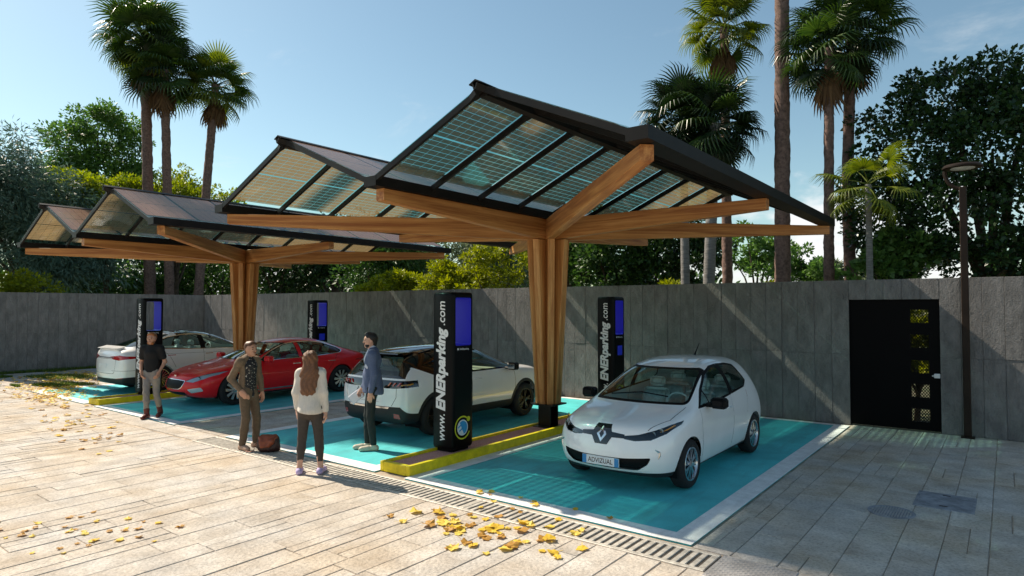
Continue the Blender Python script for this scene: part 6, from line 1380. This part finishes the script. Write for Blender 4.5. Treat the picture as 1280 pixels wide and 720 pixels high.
# ================================================================ fallen leaves, grass
def leaf_mesh(seed):
    rg = random.Random(seed); pts = []
    for k in range(15):
        a = 2 * math.pi * k / 15; lobe = (1.0 if k % 3 == 0 else .74 if k % 3 == 1 else .80) * rg.uniform(.85, 1.1); pts.append((lobe * math.cos(a), lobe * math.sin(a)))
    v = [(0, 0, .10)] + [(p * .5, q * .5, .03 + .10 * rg.random() + .15 * (p * p)) for p, q in pts]; f = [(0, 1 + i, 1 + (i + 1) % 15) for i in range(15)]
    v += [(-.50, 0, .12), (-.85, .05, .2), (-.84, .09, .2), (-.48, .04, .12)]; f.append((16, 17, 18, 19))
    o = mesh_obj('fallen_leaf', v, f, LEAFM[seed % 3]); me = o.data; bpy.data.objects.remove(o); return me
LEAFM = [mat_leaf('autumn_yellow', (.62, .38, .03), (.75, .52, .06), .2, .6), mat_leaf('autumn_ochre', (.36, .17, .03), (.50, .28, .06), .2, .6), mat_leaf('autumn_gold', (.70, .50, .07), (.80, .60, .13), .2, .6)]
LM = [leaf_mesh(i) for i in range(6)]
LEAF_MID = [0]
def leaf(x, y, s, z, label, group):
    k = random.randrange(6); label = ('broad ' if s > LEAF_MID[0] else 'small ') + ('bright yellow', 'orange-brown', 'pale gold')[k % 3] + ' fallen leaf ' + label
    o = tag(link(bpy.data.objects.new('fallen_leaf', LM[k])), label, 'leaf', group); o.location = (x, y, z); o.rotation_euler = (random.uniform(-.15, .15), random.uniform(-.15, .15), random.uniform(0, 6.28)); o.scale = (s, s, s * random.uniform(.6, 1.3))
def scatter(n, cx, cy, sx, sy, ang, smin, smax, label, group, zf=None):
    k = 0; LEAF_MID[0] = (smin + smax) / 2
    while k < n:
        a, b = random.gauss(0, sx), random.gauss(0, sy)
        if abs(a) > 1.9 * sx or abs(b) > 1.9 * sy: continue
        x = cx + a * math.cos(ang) - b * math.sin(ang); y = cy + a * math.sin(ang) + b * math.cos(ang)
        leaf(x, y, random.uniform(smin, smax), .010 if y > 5.9 else .003, label, group); k += 1
scatter(60, -4.2, 4.98, .62, .27, R(12), .08, .175, 'in the pile before the drain grate', 'leaves piled before the drain grate')
scatter(14, -4.3, 5.95, .5, .26, R(-5), .06, .12, 'by the front line of the hatchback bay', 'leaves on the front line of the hatchback bay')
scatter(42, -7.6, 2.45, .62, .35, R(35), .045, .10, 'on the open sunny paving', 'leaves on the open paving')
scatter(52, -13.6, 4.75, 1.5, .36, R(-12), .07, .16, 'in front of the man in the black shirt', 'leaves in front of the saloon bays')
scatter(26, -17.9, 5.55, 1.3, .34, R(-14), .08, .16, 'near the kerb island by the white saloon', 'leaves by the left kerb island')
# thick litter and grass on the left corner: uncountable
b = MB(); rg = random.Random(5)
for i in range(1000):
    t = rg.random(); x = -25.6 + 7.0 * t + rg.gauss(0, .55); y = 8.3 - 2.6 * t + rg.gauss(0, .60 - .2 * t)
    if x < -27: continue
    s = rg.uniform(.05, .13); M = Matrix.Translation((x, y, .008 + rg.random() * .015)) @ Euler((rg.uniform(-.3, .3), rg.uniform(-.3, .3), rg.uniform(0, 6.28))).to_matrix().to_4x4() @ Matrix.Scale(s, 4)
    me = LM[rg.randrange(6)]; b.add([M @ v.co for v in me.vertices], [tuple(p.vertices) for p in me.polygons], rg.randrange(3))
tag(b.obj('leaf_litter', None, mats=LEAFM), 'drift of dry brown leaves on the ground beside the side wall', 'leaves', kind='stuff')
def grass(name, label, n, fn, hmin, hmax, m):
    P = np.array([fn() for _ in range(n)]); h = RNG.uniform(hmin, hmax, n); a = RNG.uniform(0, 6.28, n); d = np.stack([np.cos(a), np.sin(a), np.zeros(n)], 1); t = np.stack([-d[:, 1], d[:, 0], np.zeros(n)], 1) * .006
    B0 = np.column_stack([P, np.zeros(n)]); mid = B0 + d * (h * .2)[:, None] + np.array([0, 0, 1]) * (h * .6)[:, None]; tip = B0 + d * (h * .65)[:, None] + np.array([0, 0, 1]) * h[:, None]
    V = np.stack([B0 - t, B0 + t, mid + t * .8, mid - t * .8, tip], 1).reshape(-1, 3); k = np.arange(n) * 5
    F = np.concatenate([np.stack([k, k + 1, k + 2], 1), np.stack([k, k + 2, k + 3], 1), np.stack([k + 3, k + 2, k + 4], 1)]); tag(np_obj(name, V, F, m, smooth=False), label, 'grass', kind='stuff')
LF['grass'] = mat_leaf('grass_blade', (.05, .10, .012), (.16, .22, .03), .3, .6)
def _patch():
    while True:
        t = rg.random(); x = -26.9 + 7.0 * rg.random(); y = 6.0 + 5.5 * rg.random() ** 1.6
        q = math.sin(x * 1.7 + 2 * math.sin(y * 1.3)) + .7 * math.sin(y * 2.9 + x * .6)
        if x < -21.2 and q > .35: return x, y
grass('grass', 'sparse grass growing through the paving beside the side wall', 15000, _patch, .03, .09, LF['grass'])
grass('grass', 'strip of grass at the foot of the side wall', 9000, lambda: (-27.15 + .35 * rg.random(), -3 + 16.6 * rg.random()), .05, .13, LF['grass'])
grass('grass', 'tuft of sparse grass at the far end of the open paving', 3500, lambda: (-23.6 + rg.gauss(0, .8), 5.0 + rg.gauss(0, .28)), .03, .07, LF['grass'])
